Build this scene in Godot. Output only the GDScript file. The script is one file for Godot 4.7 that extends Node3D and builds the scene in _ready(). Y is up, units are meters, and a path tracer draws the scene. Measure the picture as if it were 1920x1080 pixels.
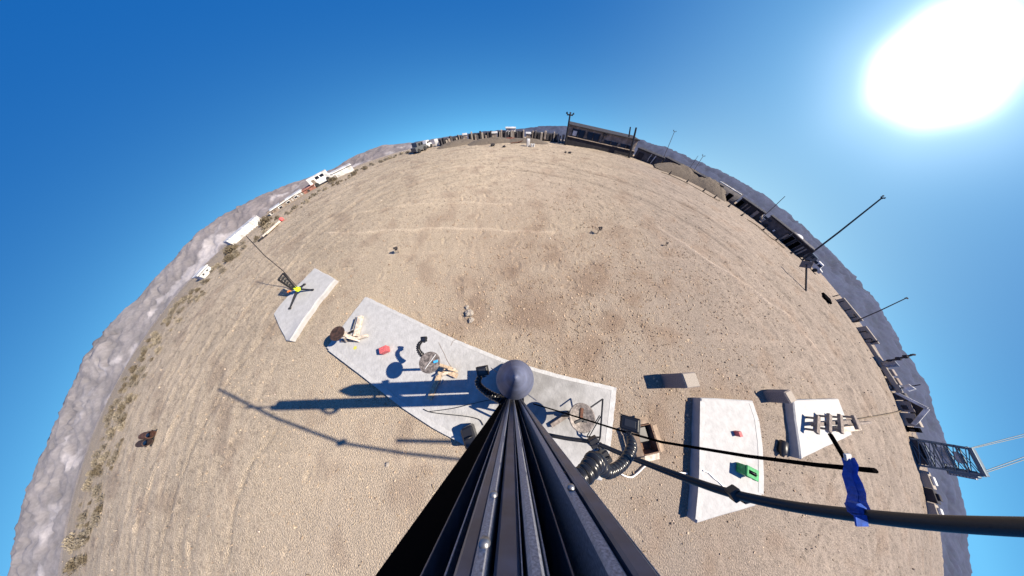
extends Node3D
# A desert test site on a strongly domed patch of ground, seen from the top of a launch rail.
# Places are given as chart(x, z): metres walked from the foot of the rail; at() lifts them onto the dome, and things stand on its normal.

const RADIUS := 26.5479
const EYE := 5.0
var lobes := [-0.5739, -0.1279, -0.9992, 0.6120, -0.0659]
var rng := RandomNumberGenerator.new()
var noise_fine := FastNoiseLite.new()
var noise_mid := FastNoiseLite.new()
var noise_wide := FastNoiseLite.new()
var noise_ridge := FastNoiseLite.new()
var taken := {}
var M := {}


func _ready():
	var cam := Camera3D.new()
	cam.name = "camera"
	cam.position = Vector3(0, EYE, 0)
	cam.rotation_degrees = Vector3(-66.7211, 0, 0)
	cam.fov = 102.9396
	cam.near = 0.02
	cam.far = 300.0
	add_child(cam)
	cam.current = true
	var env := Environment.new()
	env.background_mode = Environment.BG_SKY
	env.sky = make_sky()
	env.sky_rotation = Vector3(PI, 0, 0)
	env.tonemap_mode = Environment.TONE_MAPPER_LINEAR
	env.tonemap_exposure = 1.95
	env.sdfgi_enabled = true
	env.ssao_enabled = true
	env.ssil_enabled = true
	var we := WorldEnvironment.new()
	we.name = "world_environment"
	we.environment = env
	add_child(we)
	var sun := DirectionalLight3D.new()
	sun.name = "sun"
	sun.light_energy = 1.6
	sun.light_color = Color(1.0, 0.95, 0.87)
	sun.light_angular_distance = 0.5
	sun.shadow_enabled = true
	add_child(sun)
	var el := deg_to_rad(47.5)
	var az := deg_to_rad(2.0)
	sun.look_at_from_position(Vector3(cos(el) * cos(az), sin(el), -cos(el) * sin(az)) * 30.0, Vector3.ZERO, Vector3.UP)
	rng.seed = 4711
	set_noise(noise_fine, 11, 4.5, 3)
	set_noise(noise_mid, 12, 1.1, 3)
	set_noise(noise_wide, 13, 0.16, 3)
	set_noise(noise_ridge, 14, 0.35, 3)
	make_materials()
	build_setting()
	build_launch_rail()
	build_main_pad()
	build_side_pads()
	build_far_top()
	build_far_left()
	build_far_right()
	build_ground_cover()


func set_noise(n: FastNoiseLite, s: int, freq: float, oct: int):
	n.seed = s
	n.noise_type = FastNoiseLite.TYPE_SIMPLEX_SMOOTH
	n.frequency = freq
	n.fractal_octaves = oct


# ------------------------------------------------------------------ sky
func make_sky() -> Sky:
	var w := 1024
	var h := 512
	var data := PackedFloat32Array()
	data.resize(w * h * 3)
	var glare: Vector3 = Vector3(0.8039, -0.2319, -0.5477)
	var side: Vector3 = glare.cross(Vector3(0, -0.92, -0.39)).normalized()
	var down: Vector3 = side.cross(glare).normalized()
	var overhead := Vector3(0.022, 0.085, 0.27)
	var k := 0
	for j in h:
		var v := (j + 0.5) / h * PI
		for i in w:
			var u := ((i + 0.5) / w - 0.5) * TAU
			var d := Vector3(-sin(v) * sin(u), -cos(v), -sin(v) * cos(u))
			var c := overhead
			if d.y < 0.0:
				# degrees above the rim of the domed ground
				var t := rad_to_deg(acos(clampf(-d.y, -1.0, 1.0))) - 57.3
				var s := exp(-maxf(t, -6.0) / 7.5)
				var g := acos(clampf(d.dot(glare), -1.0, 1.0))
				var near_sun := exp(-g * g / 0.20)
				var deep := Vector3(0.002, 0.060, 0.235).lerp(Vector3(0.07, 0.22, 0.42), near_sun)
				var pale := Vector3(0.085, 0.30, 0.51).lerp(Vector3(0.34, 0.50, 0.53), near_sun)
				c = deep.lerp(pale, clampf(s, 0.0, 1.0))
				var away := atan2(d.dot(side), d.dot(glare)) / 0.110
				var fall := atan2(d.dot(down), d.dot(glare)) / 0.072
				var bow := atan2(fall, away)
				var q := sqrt(away * away + fall * fall) * (1.0 + 0.03 * sin(3.0 * bow + 1.0) + 0.015 * sin(7.0 * bow))
				if d.dot(glare) > 0.0:
					c += Vector3(0.30, 0.33, 0.33) * exp(-pow(q / 1.35, 2.0)) + Vector3(0.045, 0.06, 0.06) * exp(-q / 1.7) + Vector3(2.0, 2.0, 2.0) * pow(smoothstep(1.45, 0.30, q), 2.2)
				c = overhead.lerp(c, smoothstep(0.0, 0.07, -d.y))
			data[k] = c.x
			data[k + 1] = c.y
			data[k + 2] = c.z
			k += 3
	var img := Image.create_from_data(w, h, false, Image.FORMAT_RGBF, data.to_byte_array())
	var m := PanoramaSkyMaterial.new()
	m.panorama = ImageTexture.create_from_image(img)
	var sky := Sky.new()
	sky.sky_material = m
	return sky


# ------------------------------------------------------------------ the dome
func lobe(x: float, z: float) -> float:
	var r := sqrt(x * x + z * z)
	if r < 1e-6:
		return 0.0
	var c := x / r
	var s := z / r
	var t := clampf((r - 5.0) / 10.0, 0.0, 1.0)
	t = t * t * (3.0 - 2.0 * t)
	return t * (lobes[0] + lobes[1] * c + lobes[2] * s + lobes[3] * (c * c - s * s) + lobes[4] * 2.0 * s * c)


func at(p: Vector2, lift := 0.0) -> Vector3:
	var r := p.length()
	var m := RADIUS + lobe(p.x, p.y) + lift
	if r < 1e-6:
		return Vector3(0, m - RADIUS, 0)
	var f := r / RADIUS
	return Vector3(m * sin(f) * p.x / r, m * cos(f) - RADIUS, m * sin(f) * p.y / r)


func up_at(p: Vector2) -> Vector3:
	return (at(p, 1.0) - at(p)).normalized()


func stand(o: Node3D, p: Vector2, yaw := 0.0, lift := 0.0):
	o.transform = Transform3D(Basis(Quaternion(Vector3.UP, up_at(p))) * Basis(Vector3.UP, yaw), at(p, lift))


# ------------------------------------------------------------------ nodes
func numbered(called: String) -> String:
	if not taken.has(called):
		taken[called] = 0
		return called
	taken[called] += 1
	return "%s_%03d" % [called, taken[called]]


func thing(called: String, label: String, category: String, p: Vector2, yaw := 0.0, group := "", lift := 0.0) -> Node3D:
	var o := Node3D.new()
	o.name = numbered(called)
	add_child(o)
	stand(o, p, yaw, lift)
	tag(o, label, category, group)
	return o


func tag(o: Node, label: String, category: String, group := ""):
	o.set_meta("label", label)
	o.set_meta("category", category)
	if group:
		o.set_meta("group", group)


func dup(o: Node3D, p: Vector2, yaw: float, label := "", size := 1.0) -> Node3D:
	var c: Node3D = o.duplicate()
	c.name = numbered(o.get_meta("kind_name", str(o.name).rstrip("_0123456789")))
	add_child(c)
	stand(c, p, yaw)
	if size != 1.0:
		c.scale = Vector3.ONE * size
	if label:
		c.set_meta("label", label)
	return c


func part(st: SurfaceTool, called: String, m: Material, parent: Node) -> MeshInstance3D:
	st.generate_normals()
	var o := MeshInstance3D.new()
	o.name = called
	o.mesh = st.commit()
	o.material_override = m
	parent.add_child(o, true)
	return o


func sheet(st: SurfaceTool, called: String, m: Material, kind: String) -> MeshInstance3D:
	var o := part(st, called, m, self)
	o.set_meta("kind", kind)
	return o


func loc(o: Node3D, w: Vector3) -> Vector3:
	return o.transform.affine_inverse() * w


# ------------------------------------------------------------------ shapes
func mb() -> SurfaceTool:
	var st := SurfaceTool.new()
	st.begin(Mesh.PRIMITIVE_TRIANGLES)
	return st


func tri(st: SurfaceTool, a: Vector3, b: Vector3, c: Vector3, inside: Vector3):
	if (b - a).cross(c - a).dot((a + b + c) / 3.0 - inside) > 0.0:
		var t := b
		b = c
		c = t
	st.add_vertex(a)
	st.add_vertex(b)
	st.add_vertex(c)


func quad(st: SurfaceTool, a: Vector3, b: Vector3, c: Vector3, d: Vector3, inside: Vector3):
	tri(st, a, b, c, inside)
	tri(st, a, c, d, inside)


# a chamfered box
func bx(st: SurfaceTool, c: Vector3, s: Vector3, bev := 0.004, b := Basis.IDENTITY):
	st.set_smooth_group(-1)
	var h := s * 0.5
	bev = minf(bev, minf(h.x, minf(h.y, h.z)) * 0.45)
	var q := func(x: float, y: float, z: float, axis: int) -> Vector3:
		var v := Vector3(x * h.x, y * h.y, z * h.z)
		for i in 3:
			if i != axis:
				v[i] -= signf(v[i]) * bev
		return c + b * v
	for axis in 3:
		for s1 in [-1.0, 1.0]:
			var k := []
			for e in [[-1.0, -1.0], [1.0, -1.0], [1.0, 1.0], [-1.0, 1.0]]:
				var v := [0.0, 0.0, 0.0]
				v[axis] = s1
				v[(axis + 1) % 3] = e[0]
				v[(axis + 2) % 3] = e[1]
				k.append(q.call(v[0], v[1], v[2], axis))
			quad(st, k[0], k[1], k[2], k[3], c)
	for axis in 3:
		var a1 := (axis + 1) % 3
		var a2 := (axis + 2) % 3
		for e in [[-1.0, -1.0], [1.0, -1.0], [1.0, 1.0], [-1.0, 1.0]]:
			var lo := [0.0, 0.0, 0.0]
			lo[axis] = -1.0
			lo[a1] = e[0]
			lo[a2] = e[1]
			var hi := lo.duplicate()
			hi[axis] = 1.0
			quad(st, q.call(lo[0], lo[1], lo[2], a1), q.call(hi[0], hi[1], hi[2], a1), q.call(hi[0], hi[1], hi[2], a2), q.call(lo[0], lo[1], lo[2], a2), c)
	for x in [-1.0, 1.0]:
		for y in [-1.0, 1.0]:
			for z in [-1.0, 1.0]:
				tri(st, q.call(x, y, z, 0), q.call(x, y, z, 1), q.call(x, y, z, 2), c)


# a board or beam between two points, width across, height along the given up
func beam(st: SurfaceTool, a: Vector3, b: Vector3, w: float, h: float, up := Vector3.UP, bev := 0.004):
	var x := (b - a).normalized()
	var z := x.cross(up).normalized()
	var y := z.cross(x).normalized()
	bx(st, (a + b) / 2, Vector3(a.distance_to(b), h, w), bev, Basis(x, y, z))


func tube(st: SurfaceTool, pts: Array, r, sides := 8, caps := true):
	st.set_smooth_group(1)
	var rings := []
	var n := pts.size()
	var side := Vector3.ZERO
	for i in n:
		var d: Vector3 = (pts[mini(i + 1, n - 1)] - pts[maxi(i - 1, 0)]).normalized()
		if i == 0:
			side = d.cross(Vector3(0.31, 0.87, 0.39)).normalized()
		else:
			side = (side - d * side.dot(d)).normalized()
		var e := d.cross(side)
		var rad: float = r[i] if r is Array else r
		var ring := []
		for k in sides:
			var t := TAU * k / sides
			ring.append(pts[i] + (side * cos(t) + e * sin(t)) * rad)
		rings.append(ring)
	for i in n - 1:
		var mid: Vector3 = (pts[i] + pts[i + 1]) / 2
		for k in sides:
			var l := (k + 1) % sides
			quad(st, rings[i][k], rings[i][l], rings[i + 1][l], rings[i + 1][k], mid)
	if caps:
		st.set_smooth_group(-1)
		for e in [[0, 1], [n - 1, n - 2]]:
			for k in sides:
				tri(st, pts[e[0]], rings[e[0]][k], rings[e[0]][(k + 1) % sides], pts[e[1]])


func rod(st: SurfaceTool, a: Vector3, b: Vector3, r: float, sides := 8):
	tube(st, [a, b], r, sides)


# a turned shape: profile of (radius, height) pairs from bottom to top, outside on the right
func lathe(st: SurfaceTool, prof: Array, seg := 24, x := Transform3D.IDENTITY, smooth := true):
	for i in prof.size() - 1:
		st.set_smooth_group(1 if smooth else -1)
		for k in seg:
			var a := TAU * k / seg
			var b := TAU * (k + 1) / seg
			var p: Vector2 = prof[i]
			var q: Vector2 = prof[i + 1]
			var v := [Vector3(p.x * cos(a), p.y, p.x * sin(a)), Vector3(p.x * cos(b), p.y, p.x * sin(b)), Vector3(q.x * cos(b), q.y, q.x * sin(b)), Vector3(q.x * cos(a), q.y, q.x * sin(a))]
			for t in [[0, 1, 2], [0, 2, 3]]:
				for m in t:
					st.add_vertex(x * v[m])


# an outline (x, y) pushed along z
func prism(st: SurfaceTool, outline: PackedVector2Array, depth: float, x := Transform3D.IDENTITY):
	st.set_smooth_group(-1)
	var idx := Geometry2D.triangulate_polygon(outline)
	var mid := Vector2.ZERO
	for p in outline:
		mid += p / outline.size()
	var inside := x * Vector3(mid.x, mid.y, 0)
	for z in [-depth / 2, depth / 2]:
		for i in range(0, idx.size(), 3):
			var a := outline[idx[i]]
			var b := outline[idx[i + 1]]
			var c := outline[idx[i + 2]]
			var m := (a + b + c) / 3
			tri(st, x * Vector3(a.x, a.y, z), x * Vector3(b.x, b.y, z), x * Vector3(c.x, c.y, z), x * Vector3(m.x, m.y, 0))
	var turn := 1.0 if Geometry2D.is_polygon_clockwise(outline) else -1.0
	for i in outline.size():
		var a := outline[i]
		var b := outline[(i + 1) % outline.size()]
		var n := Vector2(b.y - a.y, a.x - b.x) * turn
		var m := (a + b) / 2 + n.normalized() * 0.01
		quad(st, x * Vector3(a.x, a.y, -depth / 2), x * Vector3(b.x, b.y, -depth / 2), x * Vector3(b.x, b.y, depth / 2), x * Vector3(a.x, a.y, depth / 2), x * Vector3(m.x, m.y, 0))


# a rough lump: an uneven ellipsoid
func lump(st: SurfaceTool, c: Vector3, s: Vector3, seed_at: float, rough := 0.25, seg := 10, smooth := true):
	st.set_smooth_group(1 if smooth else -1)
	var rows := []
	for j in seg / 2 + 1:
		var row := []
		var v := PI * j / (seg / 2)
		for i in seg:
			var u := TAU * i / seg
			var d := Vector3(sin(v) * cos(u), cos(v), sin(v) * sin(u))
			var k := 1.0 + rough * noise_mid.get_noise_3d(d.x * 1.3 + seed_at * 7.1, d.y * 1.3, d.z * 1.3 + seed_at * 3.3) * 1.6
			row.append(c + d * s * 0.5 * k)
		rows.append(row)
	for j in seg / 2:
		for i in seg:
			var l := (i + 1) % seg
			if j > 0:
				tri(st, rows[j][i], rows[j][l], rows[j + 1][l], c)
			if j < seg / 2 - 1:
				tri(st, rows[j][i], rows[j + 1][l], rows[j + 1][i], c)
			elif j > 0:
				pass


# a slab that follows the ground: outline in chart coordinates
func slab(st: SurfaceTool, outline: PackedVector2Array, thick: float, bev: float, rough := 0.0, sink := 0.12, stained := false):
	var ring := PackedVector2Array()
	for i in outline.size():
		var a := outline[i]
		var b := outline[(i + 1) % outline.size()]
		var steps := maxi(1, int(a.distance_to(b) / 0.12))
		for k in steps:
			ring.append(a.lerp(b, float(k) / steps))
	if Geometry2D.is_polygon_clockwise(ring):
		ring.reverse()
	var n := ring.size()
	var edge := PackedVector2Array()
	var top := PackedVector2Array()
	for i in n:
		var d := (ring[(i + 1) % n] - ring[(i + n - 1) % n]).normalized()
		var inward := Vector2(-d.y, d.x)
		var jag := rough * (noise_fine.get_noise_2d(ring[i].x * 2.0, ring[i].y * 2.0) + 0.4 * noise_mid.get_noise_2d(ring[i].x, ring[i].y))
		edge.append(ring[i] + inward * jag)
		top.append(ring[i] + inward * (bev + jag * 1.3 + rough * 0.25 * absf(noise_fine.get_noise_2d(ring[i].y * 3.0, ring[i].x * 3.0))))
	st.set_smooth_group(-1)
	st.set_color(Color.WHITE)
	for i in n:
		var j := (i + 1) % n
		var inside := at((top[i] + top[j]) / 2 + (Vector2(-(ring[j] - ring[i]).y, (ring[j] - ring[i]).x)).normalized() * 0.1, thick * 0.3)
		quad(st, at(edge[i], -sink), at(edge[j], -sink), at(edge[j], thick - bev), at(edge[i], thick - bev), inside)
		quad(st, at(edge[i], thick - bev), at(edge[j], thick - bev), at(top[j], thick), at(top[i], thick), inside)
	st.set_smooth_group(1)
	var lo := top[0]
	var hi := top[0]
	for p in top:
		lo = lo.min(p)
		hi = hi.max(p)
	var cell := 0.35 if not stained else 0.09
	for gx in int(ceil((hi.x - lo.x) / cell)):
		for gz in int(ceil((hi.y - lo.y) / cell)):
			var o := lo + Vector2(gx, gz) * cell
			var sq := PackedVector2Array([o, o + Vector2(cell, 0), o + Vector2(cell, cell), o + Vector2(0, cell)])
			for piece in Geometry2D.intersect_polygons(sq, top):
				var idx := Geometry2D.triangulate_polygon(piece)
				for t in range(0, idx.size(), 3):
					var p := [piece[idx[t]], piece[idx[t + 1]], piece[idx[t + 2]]]
					if (at(p[1]) - at(p[0])).cross(at(p[2]) - at(p[0])).dot(Vector3.UP) > 0.0:
						p.reverse()
					for v in p:
						st.set_color(pad_stain(v) if stained else Color.WHITE)
						st.add_vertex(at(v, thick))


# ------------------------------------------------------------------ materials
func grain(s: int, freq: float, lo: float, hi: float, oct := 4, size := 256, stretch := 1.0) -> NoiseTexture2D:
	var n := FastNoiseLite.new()
	n.seed = s
	n.noise_type = FastNoiseLite.TYPE_SIMPLEX_SMOOTH
	n.frequency = freq
	n.fractal_octaves = oct
	n.fractal_gain = 0.6
	var t := NoiseTexture2D.new()
	t.noise = n
	t.width = size
	t.height = size
	t.seamless = true
	var g := Gradient.new()
	g.set_color(0, Color(lo, lo, lo))
	g.set_color(1, Color(hi, hi, hi))
	t.color_ramp = g
	return t


func mat(c: Color, rough := 0.8, metal := 0.0, tex: Texture2D = null, tile := 1.0, relief: Texture2D = null, cm := 0.0) -> StandardMaterial3D:
	var m := StandardMaterial3D.new()
	m.albedo_color = c.linear_to_srgb()
	m.roughness = rough
	m.metallic = metal
	if tex:
		m.albedo_texture = tex
		m.uv1_triplanar = true
		m.uv1_scale = Vector3.ONE / tile
	if relief:
		m.heightmap_enabled = true
		m.heightmap_texture = relief
		m.heightmap_scale = cm
		m.uv1_triplanar = true
		m.uv1_scale = Vector3.ONE / tile
	return m


func make_materials():
	var mottle := grain(3, 0.012, 0.62, 1.0, 5)
	var fleck := grain(21, 0.012, 0.87, 1.0, 7, 512)
	var speck := grain(4, 0.09, 0.55, 1.0, 3)
	var patch := grain(5, 0.02, 0.35, 1.0, 4)
	var bump := grain(6, 0.08, 0.0, 1.0, 4)
	M.concrete = mat(Color(0.43, 0.43, 0.435), 0.9, 0.0, fleck, 1.1, bump, 0.4)
	M.concrete.uv1_world_triplanar = true
	M.concrete.vertex_color_use_as_albedo = true
	M.concrete_white = mat(Color(0.47, 0.47, 0.47), 0.9, 0.0, fleck, 0.9, bump, 0.4)
	M.concrete_white.uv1_world_triplanar = true
	M.concrete_edge = mat(Color(0.46, 0.46, 0.46), 0.9, 0.0, fleck, 0.9, bump, 0.4)
	M.concrete_edge.uv1_world_triplanar = true
	M.block = mat(Color(0.42, 0.36, 0.33), 0.95, 0.0, speck, 0.35, bump, 0.6)
	M.black = mat(Color(0.012, 0.012, 0.014), 0.42)
	M.rail = mat(Color(0.075, 0.105, 0.17), 0.38, 0.15, mottle, 0.25)
	M.rail_highlight = mat(Color(0.46, 0.48, 0.55), 0.42, 0.2, speck, 0.08)  # pale colour paints the edge highlights of the black rail
	M.slot = mat(Color(0.002, 0.002, 0.0025), 0.9)
	M.slot.metallic_specular = 0.08
	M.rubber = mat(Color(0.014, 0.014, 0.016), 0.28)
	M.steel = mat(Color(0.42, 0.42, 0.44), 0.4, 0.8, mottle, 0.2)
	M.plate = mat(Color(0.36, 0.31, 0.285), 0.6, 0.2, patch, 0.3)
	M.rust = mat(Color(0.16, 0.062, 0.034), 0.85, 0.0, patch, 0.4, bump, 0.3)
	M.dark_rust = mat(Color(0.085, 0.042, 0.03), 0.8, 0.0, patch, 0.4)
	M.wood = mat(Color(0.62, 0.47, 0.33), 0.8, 0.0, mottle, 0.3)
	M.wood_pale = mat(Color(0.80, 0.68, 0.56), 0.8, 0.0, mottle, 0.4)
	M.wood_grey = mat(Color(0.30, 0.25, 0.22), 0.85, 0.0, mottle, 0.3)
	M.card = mat(Color(0.22, 0.12, 0.075), 0.85, 0.0, mottle, 0.5)
	M.card_pale = mat(Color(0.38, 0.28, 0.20), 0.85, 0.0, mottle, 0.5)
	M.nose = mat(Color(0.155, 0.175, 0.27), 0.62, 0.0, mottle, 0.5)
	M.nose.clearcoat_enabled = true
	M.nose.clearcoat = 0.08
	M.nose.clearcoat_roughness = 0.25
	M.tubing = mat(Color(0.05, 0.055, 0.08), 0.4)
	M.red = mat(Color(0.80, 0.10, 0.10), 0.6)
	M.pink = mat(Color(0.72, 0.15, 0.16), 0.7, 0.0, mottle, 0.12)
	M.green = mat(Color(0.02, 0.38, 0.11), 0.55, 0.0, mottle, 0.2)
	M.blue = mat(Color(0.03, 0.12, 0.58), 0.7, 0.0, mottle, 0.03)
	M.blue.backlight_enabled = true
	M.blue.backlight = Color(0.1, 0.25, 0.6)
	M.sky_blue = mat(Color(0.05, 0.35, 0.75), 0.5)
	M.yellow = mat(Color(0.55, 0.75, 0.02), 0.5)
	M.orange = mat(Color(0.80, 0.22, 0.04), 0.6)
	M.white = mat(Color(0.82, 0.82, 0.82), 0.6, 0.0, mottle, 1.5)
	M.wire = mat(Color(0.75, 0.72, 0.68), 0.6)
	M.lens = mat(Color(0.02, 0.025, 0.04), 0.08)
	M.screen = mat(Color(0.03, 0.032, 0.038), 0.3)
	M.wall_brown = mat(Color(0.36, 0.30, 0.26), 0.85, 0.0, mottle, 0.8)
	M.wall_dark = mat(Color(0.034, 0.031, 0.038), 0.85, 0.0, mottle, 0.8)
	M.wall_grey = mat(Color(0.11, 0.10, 0.105), 0.85, 0.0, mottle, 0.8)
	M.wall_tan = mat(Color(0.30, 0.24, 0.20), 0.85, 0.0, mottle, 0.8)
	M.wall_red = mat(Color(0.34, 0.15, 0.12), 0.85, 0.0, mottle, 0.8)
	M.glass = mat(Color(0.012, 0.014, 0.02), 0.15)
	M.brick = mat(Color(0.42, 0.34, 0.28), 0.9, 0.0, speck, 0.3, bump, 0.8)
	M.gravel = mat(Color(0.26, 0.215, 0.175), 0.95, 0.0, speck, 0.35, bump, 3.0)
	M.gravel.uv1_world_triplanar = true
	M.stone = mat(Color(0.50, 0.44, 0.38), 0.9, 0.0, speck, 0.3)
	M.frame = mat(Color(0.13, 0.17, 0.20), 0.5, 0.4)
	M.twig = mat(Color(0.15, 0.115, 0.075), 0.9)
	M.leaf = mat(Color(0.19, 0.165, 0.13), 0.9)
	M.tyre = mat(Color(0.015, 0.015, 0.016), 0.8)
	M.car = mat(Color(0.09, 0.095, 0.10), 0.35)
	# ground: vertex colours carry the soil, textures its grain
	var g := StandardMaterial3D.new()
	g.vertex_color_use_as_albedo = true
	g.albedo_color = Color(1, 1, 1)
	g.roughness = 0.97
	g.albedo_texture = grain(7, 0.06, 0.66, 1.0, 6, 1024)
	g.uv1_scale = Vector3(1, 1, 1)
	g.heightmap_enabled = true
	g.heightmap_texture = grain(8, 0.075, 0.0, 1.0, 6, 1024)
	g.heightmap_scale = 2.2
	M.ground = g
	var r := StandardMaterial3D.new()
	r.vertex_color_use_as_albedo = true
	r.roughness = 0.97
	r.albedo_texture = grain(9, 0.02, 0.86, 1.0, 5, 512)
	M.rock = r


# ------------------------------------------------------------------ setting
func soil(x: float, z: float, r: float) -> Color:
	var az := atan2(z, x)
	var sand := Color(0.60, 0.49, 0.365)
	var dust := Color(0.37, 0.305, 0.255)
	var brown := Color(0.285, 0.205, 0.15)
	var n := noise_wide.get_noise_2d(x, z)
	var m := noise_mid.get_noise_2d(x * 0.7 + 40.0, z * 0.7)
	var right := smoothstep(-4.5, 4.5, x + 0.35 * z + 2.0 * n)
	var c := sand.lerp(dust, right)  # soil tone, also lightened on the left to offset the slope's weaker sun
	# trampled darker soil in front of the pad and on its right
	var b := exp(-Vector2((x - 1.6) / 3.0, (z + 2.4) / 2.2).length_squared()) + 0.7 * exp(-Vector2((x - 2.6) / 1.6, (z - 1.6) / 1.8).length_squared())
	c = c.lerp(brown, clampf(b * (0.50 + 0.8 * n + 1.0 * m), 0.0, 0.8))
	c = c.lerp(brown, clampf(1.2 * (m - 0.15), 0.0, 0.45))
	# driven streaks run round the rim
	var streak := noise_mid.get_noise_2d(r * 4.0, az * 5.0 + 20.0)
	var far := smoothstep(4.5, 8.0, r)
	var hair := noise_fine.get_noise_2d(r * 3.2, az * 7.0)
	c = c * (1.0 + 0.10 * m + 0.20 * streak * far + 0.14 * n + 0.22 * hair * smoothstep(2.5, 6.0, r))
	var dash := noise_fine.get_noise_2d(r * 5.0 + 70.0, az * 9.0)
	c = c * (1.0 - 0.34 * smoothstep(0.22, 0.5, dash) * smoothstep(3.0, 6.0, r))
	# a pale dirt road and duller scrub soil round the left rim
	var left := smoothstep(0.2, 0.6, sin(az + 1.9 - PI / 2 + PI)) if x > 0 else 1.0
	var scrub := smoothstep(11.6, 12.2, r + 0.6 * n) * (1.0 - smoothstep(13.9, 14.3, r)) * left
	c = c.lerp(Color(0.44, 0.36, 0.275), scrub * 0.6)
	var tan_road := smoothstep(14.0, 14.3, r) * left
	c = c.lerp(Color(0.56, 0.47, 0.40), tan_road * 0.9)
	return c


func stretch_u(u: float) -> float:
	return 16.4 * (0.45 * u + 0.55 * u * u * u)


func unstretch(x: float) -> float:
	var u := x / 16.4
	for i in 12:
		u -= (0.45 * u + 0.55 * u * u * u - x / 16.4) / (0.45 + 1.65 * u * u)
	return u


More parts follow.
